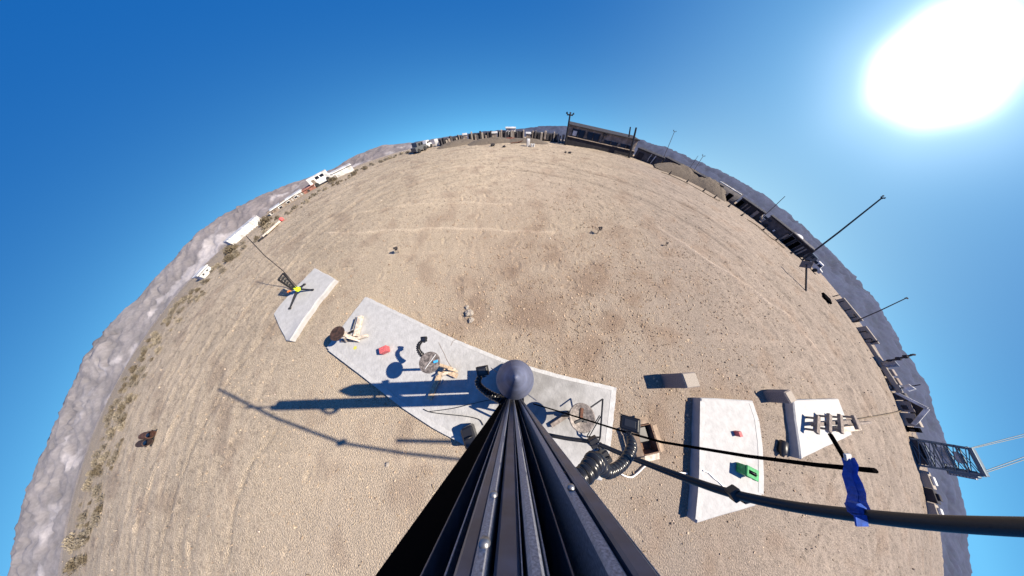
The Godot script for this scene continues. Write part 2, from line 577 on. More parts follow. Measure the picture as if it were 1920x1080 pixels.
func build_setting():
	var n := 661
	var half := (n - 1) / 2
	var axis := PackedFloat32Array()
	axis.resize(n)
	for i in n:
		axis[i] = stretch_u(float(i - half) / half)
	var lift := PackedFloat32Array()
	var shade := PackedColorArray()
	lift.resize(n * n)
	shade.resize(n * n)
	for j in n:
		for i in n:
			var x := axis[i]
			var z := axis[j]
			var r := sqrt(x * x + z * z)
			if r > 16.6:
				continue
			var k := j * n + i
			shade[k] = soil(x, z, r)
			var az := atan2(z, x)
			var far := smoothstep(4.5, 8.0, r)
			var trod := exp(-Vector2((x - 1.5) / 3.6, (z + 2.6) / 2.6).length_squared())
			lift[k] = noise_fine.get_noise_2d(x, z) * (0.004 + 0.008 * trod) + 0.004 * far * noise_fine.get_noise_2d(r * 3.2, az * 7.0) + noise_mid.get_noise_2d(x, z) * 0.012 + 0.02 * far * noise_mid.get_noise_2d(r * 4.0, az * 5.0 + 20.0)
	# wheel tracks: two ruts each, pressed into the soil
	for tr in [
		[PackedVector2Array([Vector2(-6.126, -4.505), Vector2(-4.203, -4.291), Vector2(-2.993, -4.254), Vector2(-1.81, -4.22), Vector2(-0.455, -4.079), Vector2(1.21, -4.016)]), 0.05, 1.22],
		[PackedVector2Array([Vector2(-5.405, -5.345), Vector2(-3.783, -5.462), Vector2(-1.957, -5.361), Vector2(0, -5.212)]), 0.05, 1.15],
		[PackedVector2Array([Vector2(4.499, -4.592), Vector2(5.664, -3.469), Vector2(6.876, -2.608), Vector2(7.297, -2.165), Vector2(7.769, -1.808), Vector2(7.993, -1.382), Vector2(8.325, -0.908), Vector2(8.71, -0.355), Vector2(9.257, 0.301), Vector2(9.73, 1.101)]), 0.06, 1.2],
		[PackedVector2Array([Vector2(8.244, -3.471), Vector2(9.594, -2.836), Vector2(9.826, -2.268), Vector2(10.256, -1.736), Vector2(10.654, -1.248), Vector2(11.01, -0.407), Vector2(11.64, 0.031), Vector2(11.867, 1.12)]), 0.05, 0.8],
		[PackedVector2Array([Vector2(7.073, -3.79), Vector2(8.108, -2.859), Vector2(8.594, -2.12), Vector2(9.007, -1.427), Vector2(9.336, -0.622), Vector2(9.707, 0.203), Vector2(9.819, 1.353)]), 0.04, 0.82],
		[PackedVector2Array([Vector2(0, -8.469), Vector2(1.948, -8.07), Vector2(2.891, -7.643), Vector2(4.277, -7.098), Vector2(5.412, -6.635), Vector2(6.504, -6.082), Vector2(7.168, -5.496), Vector2(8.008, -4.43)]), 0.05, 0.78],
		[PackedVector2Array([Vector2(0.201, -7.514), Vector2(1.76, -7.094), Vector2(3.065, -6.669), Vector2(4.301, -6.116), Vector2(5.449, -5.422), Vector2(6.487, -4.59), Vector2(7.333, -3.521)]), 0.05, 0.8],
		[PackedVector2Array([Vector2(-5.833, -8.14), Vector2(-3.577, -8.562), Vector2(-1.315, -8.554), Vector2(0.851, -8.21), Vector2(2.802, -7.262)]), 0.04, 0.85],
		[PackedVector2Array([Vector2(-6.951, 3.047), Vector2(-7.069, 2.01), Vector2(-6.98, 0.829), Vector2(-6.673, -0.295), Vector2(-6.071, -1.584)]), 0.04, 0.84],
		[PackedVector2Array([Vector2(-5.147, 2.933), Vector2(-5.24, 2.175), Vector2(-5.168, 1.502), Vector2(-4.847, 0.759)]), 0.04, 0.82],
		[PackedVector2Array([Vector2(-8.128, 2.892), Vector2(-8.174, 1.932), Vector2(-8.123, 0.651), Vector2(-7.842, -0.836), Vector2(-7.28, -2.299), Vector2(-6.558, -3.69)]), 0.04, 1.12],
		[PackedVector2Array([Vector2(5.16, 2.941), Vector2(6.008, 2.426), Vector2(6.744, 1.807), Vector2(7.333, 1.27)]), 0.04, 0.85],
		[PackedVector2Array([Vector2(7.418, 3.357), Vector2(8.361, 2.798), Vector2(9.341, 2.115), Vector2(9.96, 1.242), Vector2(10.123, 0.479)]), 0.05, 0.86],
	]:
		var line: PackedVector2Array = tr[0]
		for s in line.size() - 1:
			var steps := int(line[s].distance_to(line[s + 1]) / 0.03) + 1
			for q in steps:
				var c := line[s].lerp(line[s + 1], float(q) / steps)
				var side := (line[s + 1] - line[s]).normalized().orthogonal()
				c += side * 0.10 * noise_mid.get_noise_2d(c.x * 0.6, c.y * 0.6)
				var ci := int(round(unstretch(c.x) * half)) + half
				var cj := int(round(unstretch(c.y) * half)) + half
				var w: float = tr[1]
				for dj in range(-3, 4):
					for di in range(-3, 4):
						var ii := ci + di
						var jj := cj + dj
						if ii < 0 or jj < 0 or ii >= n or jj >= n:
							continue
						var d := Vector2(axis[ii], axis[jj]).distance_to(c)
						if d < w * 2.2:
							var f := exp(-d * d / (w * w)) * 0.40
							var k := jj * n + ii
							lift[k] -= 0.022 * f * (1.0 if tr[2] < 1.0 else -1.0)
							shade[k] = shade[k] * (1.0 + (tr[2] - 1.0) * f)
	# footprints in the trodden patch
	for q in 150:
		var c := Vector2(rng.randfn(1.6, 2.6), rng.randfn(-2.3, 1.7))
		if q > 90:
			c = Vector2(rng.randf_range(-7, 6), rng.randf_range(-6, 3))
		var dir := Vector2.from_angle(rng.randf() * TAU)
		var ci := int(round(unstretch(c.x) * half)) + half
		var cj := int(round(unstretch(c.y) * half)) + half
		for dj in range(-6, 7):
			for di in range(-6, 7):
				var ii := ci + di
				var jj := cj + dj
				if ii < 0 or jj < 0 or ii >= n or jj >= n:
					continue
				var e := Vector2(axis[ii], axis[jj]) - c
				var d := Vector2(e.dot(dir) / 0.12, e.dot(dir.orthogonal()) / 0.055).length()
				if d < 2.0:
					lift[jj * n + ii] -= 0.016 * (exp(-d * d) - 0.45 * exp(-(d - 1.4) * (d - 1.4) * 6.0))
	var verts := PackedVector3Array()
	var uvs := PackedVector2Array()
	var cols := PackedColorArray()
	var seq := PackedInt32Array()
	var map := PackedInt32Array()
	map.resize(n * n)
	map.fill(-1)
	for j in n:
		for i in n:
			var p := Vector2(axis[i], axis[j])
			if p.length() > 16.5:
				continue
			var k := j * n + i
			map[k] = verts.size()
			verts.append(at(p, lift[k]))
			uvs.append(p / 2.3)
			cols.append(shade[k])
	for j in n - 1:
		for i in n - 1:
			var a := map[j * n + i]
			var b := map[j * n + i + 1]
			var c := map[(j + 1) * n + i + 1]
			var d := map[(j + 1) * n + i]
			if a < 0 or b < 0 or c < 0 or d < 0:
				continue
			seq.append_array([a, b, c, a, c, d])
	var norms := PackedVector3Array()
	norms.resize(verts.size())
	for t in range(0, seq.size(), 3):
		var a := seq[t]
		var b := seq[t + 1]
		var c := seq[t + 2]
		var nn := (verts[c] - verts[a]).cross(verts[b] - verts[a])
		norms[a] += nn
		norms[b] += nn
		norms[c] += nn
	for i in norms.size():
		norms[i] = norms[i].normalized()
	var arr := []
	arr.resize(Mesh.ARRAY_MAX)
	arr[Mesh.ARRAY_VERTEX] = verts
	arr[Mesh.ARRAY_NORMAL] = norms
	arr[Mesh.ARRAY_TEX_UV] = uvs
	arr[Mesh.ARRAY_COLOR] = cols
	arr[Mesh.ARRAY_INDEX] = seq
	var mesh := ArrayMesh.new()
	mesh.add_surface_from_arrays(Mesh.PRIMITIVE_TRIANGLES, arr)
	var o := MeshInstance3D.new()
	o.name = "ground"
	o.mesh = mesh
	o.material_override = M.ground
	o.set_meta("kind", "structure")
	add_child(o)
	build_mountains()


func build_mountains():
	var sky_line := [1.436, 1.222, 1.166, 1.035, 0.996, 1.018, 1.039, 1.061, 1.083, 1.105, 1.126, 1.148, 1.17, 1.192, 1.213, 1.235, 1.257, 1.279, 1.3, 1.322, 1.344, 1.365, 1.387, 1.409, 1.431, 1.452, 1.474, 1.496, 1.641, 1.63, 1.777, 2.022, 1.752, 1.826, 1.978, 1.905, 1.635, 1.302, 1.076, 1.297, 1.333, 1.014, 0.947, 0.958, 1.041, 1.089, 1.342, 1.55, 1.627, 1.619, 1.683, 1.733, 1.705, 1.761, 1.79, 1.798, 1.66, 1.633, 1.641, 1.422]
	var na := 1080
	var nr := 90
	var verts := PackedVector3Array()
	var cols := PackedColorArray()
	var uvs := PackedVector2Array()
	var seq := PackedInt32Array()
	for i in na + 1:
		var a := TAU * (i % na) / na
		var deg := rad_to_deg(a) / 6.0
		var i0 := int(deg) % 60
		var hr: float = lerpf(sky_line[i0], sky_line[(i0 + 1) % 60], deg - int(deg))
		var dir := Vector2(cos(a), sin(a))
		# right range painted dark blue for backlit shade and haze; left is sunlit mauve scree
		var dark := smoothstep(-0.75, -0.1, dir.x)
		for j in nr:
			var t := float(j) / (nr - 1)
			var r := 15.7 + 11.0 * t
			var p := dir * r
			var s := (r - 15.7) / 4.8
			var rise := smoothstep(0.12, 1.0, s) * 0.6 + 0.4 * s * s * s if s < 1.0 else maxf(0.0, 1.0 - (s - 1.0) * 0.9)
			var q := noise_ridge.get_noise_2d(p.x * 1.8, p.y * 1.8)
			var gully := absf(noise_ridge.get_noise_2d(p.x * 1.2 + 50.0, p.y * 1.2)) * -0.9 + 0.25
			var warp := noise_wide.get_noise_2d(p.x * 3.0, p.y * 3.0)
			var rib := noise_ridge.get_noise_2d(a * 48.0 + warp * 5.0, r * 0.45) + 0.12 * noise_ridge.get_noise_2d(a * 150.0 + warp * 5.0, r * 1.2)
			var hgt := hr * rise + (q * 0.11 + gully * 0.12 + noise_mid.get_noise_2d(p.x * 1.8, p.y * 1.8) * 0.03 + (0.4 - 1.7 * absf(rib)) * 0.15) * smoothstep(0.1, 0.8, s) * clampf(hr / 1.6, 0.12, 1.0) * (0.55 if s > 0.9 and s < 1.15 else 1.0) - 0.12
			verts.append(at(p, hgt))
			uvs.append(Vector2(a * 12.0, r * 0.6))
			var scar := smoothstep(0.16, 0.30, noise_wide.get_noise_2d(p.x * 2.6 + 9.0, p.y * 2.6)) * smoothstep(0.05, 0.3, s) * (1.0 - smoothstep(0.55, 0.85, s))
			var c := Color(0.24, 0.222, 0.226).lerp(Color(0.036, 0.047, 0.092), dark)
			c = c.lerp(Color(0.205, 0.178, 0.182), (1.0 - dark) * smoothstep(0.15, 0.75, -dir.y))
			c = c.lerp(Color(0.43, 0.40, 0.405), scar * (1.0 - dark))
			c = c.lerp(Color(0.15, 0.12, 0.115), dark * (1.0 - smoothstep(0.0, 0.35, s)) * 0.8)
			c = c * (1.0 + 0.3 * q + 0.35 * (0.22 - absf(rib)) + 0.16 * noise_fine.get_noise_2d(p.x * 0.6, p.y * 0.6))
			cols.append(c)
	for i in na:
		for j in nr - 1:
			var a := i * nr + j
			seq.append_array([a, a + nr + 1, a + nr, a, a + 1, a + nr + 1])
	var norms := PackedVector3Array()
	norms.resize(verts.size())
	for t in range(0, seq.size(), 3):
		var nn := (verts[seq[t + 2]] - verts[seq[t]]).cross(verts[seq[t + 1]] - verts[seq[t]])
		if nn.dot(verts[seq[t]] + Vector3(0, RADIUS, 0)) < 0.0:
			nn = -nn
			var sw := seq[t + 1]
			seq[t + 1] = seq[t + 2]
			seq[t + 2] = sw
		for m in 3:
			norms[seq[t + m]] += nn
	for i in norms.size():
		norms[i] = norms[i].normalized()
	var arr := []
	arr.resize(Mesh.ARRAY_MAX)
	arr[Mesh.ARRAY_VERTEX] = verts
	arr[Mesh.ARRAY_NORMAL] = norms
	arr[Mesh.ARRAY_TEX_UV] = uvs
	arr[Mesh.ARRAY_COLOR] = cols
	arr[Mesh.ARRAY_INDEX] = seq
	var mesh := ArrayMesh.new()
	mesh.add_surface_from_arrays(Mesh.PRIMITIVE_TRIANGLES, arr)
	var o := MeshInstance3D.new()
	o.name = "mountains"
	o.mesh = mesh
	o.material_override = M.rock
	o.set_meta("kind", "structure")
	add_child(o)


# ------------------------------------------------------------------ rail, rocket, cameras
func thing_w(called: String, label: String, category: String, w: Vector3, basis := Basis.IDENTITY, group := "") -> Node3D:
	var o := Node3D.new()
	o.name = numbered(called)
	add_child(o)
	o.transform = Transform3D(basis, w)
	tag(o, label, category, group)
	return o


# a box camera in its frame; local -z looks along its lens, about 1 unit wide
func action_camera(label: String, w: Vector3, towards: Vector3, up: Vector3, size: float) -> Node3D:
	var o := thing_w("action_camera", label, "camera", w, Basis.looking_at(towards, up))
	var s := size
	var st := mb()
	bx(st, Vector3.ZERO, Vector3(1.0, 0.72, 0.42) * s, 0.05 * s)
	part(st, "body", M.rubber, o)
	st = mb()
	var out := Transform3D(Basis(Vector3.RIGHT, -PI / 2), Vector3(0.24, 0.10, -0.21) * s)
	lathe(st, [Vector2(0, 0.14 * s), Vector2(0.19 * s, 0.14 * s), Vector2(0.21 * s, 0.12 * s), Vector2(0.21 * s, -0.02 * s)], 20, out, false)
	part(st, "lens_ring", M.black, o)
	st = mb()
	lathe(st, [Vector2(0, 0.147 * s), Vector2(0.13 * s, 0.143 * s), Vector2(0.13 * s, 0.13 * s)], 20, out, false)
	part(st, "lens", M.lens, o)
	st = mb()
	bx(st, Vector3(-0.22, 0.06, -0.214) * s, Vector3(0.36, 0.40, 0.02) * s, 0.004 * s)
	part(st, "front_screen", M.screen, o)
	st = mb()
	bx(st, Vector3(0.02, 0.02, 0.216) * s, Vector3(0.62, 0.40, 0.02) * s, 0.004 * s)
	part(st, "rear_screen", M.screen, o)
	st = mb()
	bx(st, Vector3(0.28, 0.372, 0.0) * s, Vector3(0.20, 0.03, 0.14) * s, 0.008 * s)
	part(st, "shutter_button", M.orange if size < 0.05 else M.black, o)
	st = mb()
	for y in [-0.39, 0.39]:
		bx(st, Vector3(0, y, 0.02) * s, Vector3(1.10, 0.05, 0.30) * s, 0.01 * s)
	for x in [-0.53, 0.53]:
		bx(st, Vector3(x, 0, 0.02) * s, Vector3(0.05, 0.83, 0.30) * s, 0.01 * s)
	part(st, "cage", M.black, o)
	st = mb()
	bx(st, Vector3(0, -0.50, 0.02) * s, Vector3(0.20, 0.20, 0.10) * s, 0.02 * s)
	rod(st, Vector3(-0.2, -0.52, 0.02) * s, Vector3(0.26, -0.52, 0.02) * s, 0.05 * s)
	part(st, "mount", M.black, o)
	return o


# a chain of ball joints through world points
func gooseneck(label: String, pts: Array, radii: Array) -> Node3D:
	var o := thing_w("gooseneck_arm", label, "arm", pts[0])
	var many := []
	var wide := []
	for i in pts.size() - 1:
		var n := pts[maxi(i - 1, 0)] as Vector3
		for k in 2:
			var f := k / 2.0
			many.append((pts[i] as Vector3).cubic_interpolate(pts[i + 1], n, pts[mini(i + 2, pts.size() - 1)], f))
			wide.append(lerpf(radii[i], radii[i + 1], f))
	many.append(pts[-1])
	wide.append(radii[-1])
	pts = many
	radii = wide
	for i in pts.size() - 1:
		var a: Vector3 = pts[i] - pts[0]
		var b: Vector3 = pts[i + 1] - pts[0]
		var y := (b - a).normalized()
		var x := y.cross(Vector3(0.2, 0.3, 0.9)).normalized()
		var l := a.distance_to(b)
		var r: float = (radii[i] + radii[i + 1]) / 2
		var st := mb()
		lathe(st, [Vector2(0, -0.10 * l), Vector2(0.62 * r, -0.10 * l), Vector2(0.80 * r, 0.0), Vector2(0.97 * r, 0.16 * l), Vector2(r, 0.36 * l), Vector2(0.94 * r, 0.58 * l), Vector2(0.98 * r, 0.60 * l), Vector2(0.98 * r, 0.72 * l), Vector2(0.86 * r, 0.78 * l), Vector2(0.66 * r, 0.95 * l), Vector2(0, 0.98 * l)], 20, Transform3D(Basis(x, y, x.cross(y)), a))
		part(st, "joint", M.rubber, o)
	return o


func build_launch_rail():
	# the rail: a black extrusion of two deep slots and ridged faces, standing on the pad
	var o := thing("launch_rail", "tall black slotted metal launch rail standing on the long pad", "launch rail", Vector2.ZERO)
	o.transform = Transform3D(Basis.IDENTITY, Vector3(0, 0, 0.18))
	var st := mb()
	bx(st, Vector3(-0.035, 2.52, 0.060), Vector3(0.234, 4.88, 0.10), 0.003)
	part(st, "core", M.slot, o)
	# left and right of every ridge on the front face, and its material
	for f in [[-0.0365, -0.0240, M.rail, -0.074], [-0.0240, -0.0156, M.rail_highlight, -0.080], [-0.0114, 0.0054, M.rail, -0.076], [0.0096, 0.0195, M.rail_highlight, -0.080], [0.0575, 0.0683, M.rail_highlight, -0.079], [0.0713, 0.0862, M.rail, -0.080], [0.0240, 0.0258, M.rail_highlight, -0.062], [0.0430, 0.0448, M.rail, -0.056], [-0.0480, -0.0464, M.rail_highlight, -0.058], [-0.0690, -0.0675, M.rail, -0.050], [0.0867, 0.0876, M.rail_highlight, -0.078], [0.0058, 0.0066, M.rail_highlight, -0.078]]:
		st = mb()
		var front: float = f[3]
		bx(st, Vector3((f[0] + f[1]) / 2, 2.52, (front + 0.012) / 2), Vector3(f[1] - f[0], 4.88, 0.012 - front), 0.0022)
		part(st, "ridge", f[2], o)
	st = mb()
	bx(st, Vector3(-0.0260, 2.52, -0.030), Vector3(0.003, 4.88, 0.06), 0.0008)
	bx(st, Vector3(0.0755, 2.52, 0.004), Vector3(0.020, 4.88, 0.024), 0.001)
	part(st, "web", M.slot, o)
	for b in [[-0.0190, 4.785], [-0.0185, 4.708], [0.0630, 4.69]]:
		st = mb()
		lathe(st, [Vector2(0.0042, 0), Vector2(0.0042, 0.0018), Vector2(0.003, 0.0034), Vector2(0, 0.0038)], 12, Transform3D(Basis(Vector3.RIGHT, -PI / 2), Vector3(b[0], b[1], -0.080)))
		part(st, "screw_head", M.steel, o)
	st = mb()
	rod(st, Vector3(0.0, 4.9, 0.04), Vector3(0.0, 5.75, 0.04), 0.016)
	part(st, "tip_rod", M.black, o)  # unseen rod added for the thin tip of the rail's shadow
	st = mb()
	bx(st, Vector3(0, 0.13, 0.12), Vector3(0.46, 0.02, 0.60), 0.004)
	part(st, "foot_plate", M.black, o)
	for s in [-1.0, 1.0]:
		st = mb()
		beam(st, Vector3(s * 0.07, 0.9, 0.14), Vector3(s * 0.30, 0.14, 0.36), 0.03, 0.03)
		part(st, "brace", M.black, o)

	# the rocket on the near side of it
	var r := thing("rocket", "slim dark rocket with smooth purple grey nose cone on the rail", "rocket", Vector2.ZERO)
	r.transform = Transform3D(Basis.IDENTITY, Vector3(0.02, 0, -0.045))
	st = mb()
	lathe(st, [Vector2(0.0, 0.30), Vector2(0.09, 0.30), Vector2(0.115, 0.34), Vector2(0.12, 0.36), Vector2(0.12, 3.38)], 32)
	part(st, "body_tube", M.tubing, r)
	st = mb()
	var prof := []
	for k in 17:
		var t := k / 16.0
		prof.append(Vector2(0.122 * pow(1.0 - t, 0.85) * (1.0 + 0.10 * t), 3.40 + 0.34 * t))
	prof.push_front(Vector2(0.121, 3.385))
	prof.push_front(Vector2(0.10, 3.38))
	lathe(st, prof, 40)
	part(st, "nose_cone", M.nose, r)
	for k in 4:
		st = mb()
		prism(st, PackedVector2Array([Vector2(0.115, 0.40), Vector2(0.48, 0.34), Vector2(0.48, 0.66), Vector2(0.115, 0.98)]), 0.012, Transform3D(Basis(Vector3.UP, PI / 4 + 0.2 + k * PI / 2), Vector3.ZERO))
		part(st, "fin", M.tubing, r)
	st = mb()
	lathe(st, [Vector2(0.10, 0.20), Vector2(0.07, 0.30)], 20)
	part(st, "nozzle", M.black, r)
	for y in [0.7, 2.9]:
		st = mb()
		bx(st, Vector3(-0.02, y, 0.13), Vector3(0.03, 0.05, 0.03), 0.004)
		part(st, "rail_button", M.steel, r)

	# the jointed arm clamped near the top of the rail, with its camera
	var arm := [Vector3(0.071, 4.624, 0.115), Vector3(0.09, 4.611, 0.115), Vector3(0.108, 4.599, 0.11), Vector3(0.126, 4.58, 0.102), Vector3(0.145, 4.559, 0.121), Vector3(0.163, 4.544, 0.124), Vector3(0.181, 4.528, 0.123), Vector3(0.198, 4.512, 0.119), Vector3(0.215, 4.495, 0.112), Vector3(0.23, 4.478, 0.103), Vector3(0.238, 4.457, 0.094)]
	gooseneck("thick glossy black jointed arm clamped to the right side of the rail", arm, [0.011, 0.012, 0.0135, 0.015, 0.0105, 0.009, 0.009, 0.009, 0.0095, 0.0095, 0.007])
	action_camera("large black action camera on the thick arm right of the rail", Vector3(0.251, 4.438, 0.073), (Vector3(0.251, 4.438, 0.073) - Vector3(0.146, 4.629, 0.025)), Vector3(0.1, 0.25, -0.95), 0.034)

	# a smaller camera beside the nose cone
	var arm2 := [Vector3(-0.092, 2.255, 0.142), Vector3(-0.148, 2.286, 0.115), Vector3(-0.21, 2.31, 0.088), Vector3(-0.265, 2.334, 0.057), Vector3(-0.315, 2.359, 0.021), Vector3(-0.353, 2.384, -0.021), Vector3(-0.358, 2.405, -0.062), Vector3(-0.325, 2.422, -0.098)]
	gooseneck("black jointed arm reaching left from the rail beside the nose cone", arm2, [0.045, 0.045, 0.042, 0.04, 0.036, 0.036, 0.034, 0.026])
	action_camera("black action camera left of the purple nose cone", Vector3(-0.308, 2.443, -0.154), Vector3(0.25, -0.85, -0.3), Vector3(-0.25, 0.4, -0.8), 0.115)

	# the bowed mast and its clamps
	var mast := [Vector3(0.088, 4.315, 0.112), Vector3(0.132, 4.333, 0.117), Vector3(0.192, 4.359, 0.121), Vector3(0.235, 4.387, 0.134), Vector3(0.288, 4.437, 0.148), Vector3(0.326, 4.484, 0.156), Vector3(0.35, 4.538, 0.156), Vector3(0.382, 4.591, 0.151), Vector3(0.4, 4.648, 0.138), Vector3(0.412, 4.707, 0.121), Vector3(0.416, 4.762, 0.101)]
	var m := thing_w("bowed_boom", "long bowed black boom clamped on the rail and reaching out right", "boom", mast[0])
	var smooth := []
	var curve := Curve3D.new()
	for i in mast.size():
		var dir: Vector3 = (mast[mini(i + 1, mast.size() - 1)] - mast[maxi(i - 1, 0)]) / 6.0
		curve.add_point(mast[i], -dir, dir)
	curve.bake_interval = 0.03
	for q in curve.get_baked_points():
		smooth.append(q - mast[0])
	var wide := []
	for i in smooth.size():
		wide.append(lerpf(0.0045, 0.0062, smoothstep(0.1, 0.5, float(i) / smooth.size())))
	st = mb()
	tube(st, smooth, wide, 14)
	part(st, "tube", M.black, m)
	for c in [[Vector3(0.193, 4.359, 0.12), 0.015], [Vector3(0.351, 4.539, 0.155), 0.0115]]:
		st = mb()
		var w: Vector3 = c[0] - mast[0]
		var s: float = c[1]
		bx(st, w, Vector3(s * 1.5, s * 1.2, s * 1.3), s * 0.12, Basis(Vector3(0.3, 0.9, 0.2).normalized(), 0.5))
		bx(st, w + Vector3(s * 0.9, 0.2 * s, s * 0.5), Vector3(s * 0.8, s * 0.9, s * 0.8), s * 0.1, Basis(Vector3(0.3, 0.9, 0.2).normalized(), 0.2))
		var cl := part(st, "clamp", M.black, m)
		for e in [Vector3(0.4, 0.75, 0.1), Vector3(1.0, 0.7, 0.5)]:
			st = mb()
			lump(st, w + e * s, Vector3.ONE * s * 0.26, 2.0, 0.0, 8)
			part(st, "bolt", M.steel, cl)
	var thin := [Vector3(0.17, 2.961, 0.125), Vector3(0.344, 3.322, 0.158), Vector3(0.488, 3.809, 0.181), Vector3(0.523, 4.049, 0.178), Vector3(0.56, 4.339, 0.152), Vector3(0.55, 4.492, 0.13), Vector3(0.537, 4.582, 0.114)]
	var tn := thing_w("antenna_rod", "thin straight black antenna rod crossing above the green box pad", "antenna", thin[0])
	st = mb()
	var tp := []
	for q in thin:
		tp.append(q - thin[0])
	tube(st, tp, [0.0045, 0.0045, 0.004, 0.004, 0.0037, 0.0035, 0.0035], 8)
	part(st, "rod", M.slot, tn)
	# unseen lines added only to cast shadows curving over the lower left dirt
	var over := [Vector3(5.397, 5.6, 1.08), Vector3(4.297, 5.6, 1.036), Vector3(3.246, 5.6, 0.95), Vector3(2.051, 5.6, 0.803), Vector3(0.663, 5.6, 0.418), Vector3(-0.95, 5.6, -0.15)]
	var ov := thing_w("added_overhead_cable", "added unseen bowed cable overhead, its thin shadow curving across the lower left dirt", "cable", over[0])
	st = mb()
	var op := []
	for q in over:
		op.append(q - over[0])
	tube(st, op, 0.026, 8)
	part(st, "wire", M.black, ov)
	st = mb()
	bx(st, op[3], Vector3(0.14, 0.10, 0.08), 0.02, Basis(Vector3.UP, 0.6))
	part(st, "clamp", M.black, ov)
	var loop := [Vector3(1.303, 5.6, 0.136), Vector3(1.424, 5.6, 0.204), Vector3(1.538, 5.6, 0.262), Vector3(1.658, 5.6, 0.308), Vector3(1.756, 5.6, 0.288), Vector3(1.793, 5.6, 0.24), Vector3(1.809, 5.6, 0.182)]  # unseen arm added for its looped shadow
	gooseneck("added unseen jointed arm overhead casting the looped shadow beside the rail's shadow", loop, [0.03, 0.028, 0.028, 0.028, 0.03, 0.045, 0.045])
	var bar := [Vector3(4.606, 5.6, 0.763), Vector3(3.063, 5.6, 0.75)]  # unseen bar added to cast the short stripe of shadow
	var ob := thing_w("added_overhead_bar", "added unseen straight bar overhead, casting the short dark stripe below the long pad", "bar", bar[0])
	st = mb()
	rod(st, Vector3.ZERO, bar[1] - bar[0], 0.034)
	part(st, "bar", M.black, ob)
	# blue streamer tied round the mast
	var sw: Vector3 = Vector3(0.402, 4.655, 0.128)
	var b := thing_w("blue_streamer", "crumpled bright blue cloth streamer tied on the bowed black boom", "streamer", sw)
	var strip := [[Vector3(0.457, 4.622, 0.089), 8.0], [Vector3(0.453, 4.623, 0.097), 10.0], [Vector3(0.445, 4.627, 0.106), 11.0], [Vector3(0.436, 4.632, 0.115), 13.0], [Vector3(0.424, 4.639, 0.121), 13.0], [Vector3(0.411, 4.649, 0.126), 15.0], [Vector3(0.397, 4.658, 0.131), 17.0]]
	st = mb()
	st.set_smooth_group(-1)
	for i in strip.size() - 1:
		var pa: Vector3 = strip[i][0] - sw
		var pb: Vector3 = strip[i + 1][0] - sw
		var wa: float = strip[i][1] * 0.22 / 430.0
		var wb: float = strip[i + 1][1] * 0.22 / 430.0
		var ax := Vector3(0.95, 0.1, -0.25).normalized()
		for f in [[-1.0, -0.3, -0.003, 0.003], [-0.3, 0.4, 0.003, -0.002], [0.4, 1.0, -0.002, 0.004]]:
			var d0 := Vector3(0, f[2] + 0.002 * sin(i * 2.1), 0)
			var d1 := Vector3(0, f[3] + 0.002 * sin(i * 2.1), 0)
			var e0 := Vector3(0, f[2] + 0.002 * sin(i * 2.1 + 2.1), 0)
			var e1 := Vector3(0, f[3] + 0.002 * sin(i * 2.1 + 2.1), 0)
			var thin_by := Vector3(0, 0.0008, 0)
			quad(st, pa + ax * f[0] * wa + d0, pa + ax * f[1] * wa + d1, pb + ax * f[1] * wb + e1, pb + ax * f[0] * wb + e0, Vector3(0, -9, 0))
			quad(st, pa + ax * f[0] * wa + d0 - thin_by, pa + ax * f[1] * wa + d1 - thin_by, pb + ax * f[1] * wb + e1 - thin_by, pb + ax * f[0] * wb + e0 - thin_by, Vector3(0, 9, 0))
	part(st, "cloth", M.blue, b)
	st = mb()
	bx(st, Vector3(0.4, 4.654, 0.131) - sw, Vector3(0.0135, 0.0135, 0.0135), 0.003, Basis(Vector3.BACK, -0.25))
	part(st, "knot", M.blue, b)
	st = mb()
	bx(st, Vector3(0.391, 4.661, 0.138) - sw, Vector3(0.014, 0.0016, 0.011), 0.0006, Basis(Vector3.RIGHT, 0.3))
	part(st, "loose_end", M.blue, b)
	st = mb()
	bx(st, Vector3(0.456, 4.623, 0.088) - sw, Vector3(0.0085, 0.003, 0.009), 0.001, Basis(Vector3.RIGHT, 0.3))
	part(st, "hem", M.white, b)
	st = mb()
	rod(st, Vector3(0.486, 4.59, 0.067) - sw, Vector3(0.457, 4.619, 0.099) - sw, 0.0026)
	part(st, "stick", M.slot, b)


# ------------------------------------------------------------------ the long pad and what stands on it
func plate_stand(label: String, base: Vector2, high: float, r: float, plate: Material, boards: Array, post: Material, dish := 0.0) -> Node3D:
	var o := thing("plate_stand", label, "stand", base, 0.0, "", 0.12)
	var st: SurfaceTool
	for b in boards:
		st = mb()
		var p := loc(o, at(b[0], 0.16))
		var q := loc(o, at(b[1], 0.16))
		beam(st, p, q, b[2], 0.075)
		part(st, "base_board", b[3], o)
	st = mb()
	bx(st, Vector3(0, high / 2 - 0.06, 0), Vector3(0.085, high - 0.12, 0.05), 0.005)
	part(st, "post", post, o)
	for s in [-1.0, 1.0]:
		st = mb()
		beam(st, Vector3(s * 0.03, 0.28, 0.03), Vector3(s * 0.16, 0.05, 0.06), 0.03, 0.03)
		part(st, "brace", post, o)
	st = mb()
	var t := high - 0.12
	lathe(st, [Vector2(0.001, t), Vector2(r * 0.6, t), Vector2(r, t + dish), Vector2(r, t + 0.02 + dish), Vector2(r * 0.93, t + 0.022 + dish), Vector2(r * 0.6, t + 0.022), Vector2(0.001, t + 0.022)], 36, Transform3D.IDENTITY, dish > 0.0)
	part(st, "plate", plate, o)
	return o


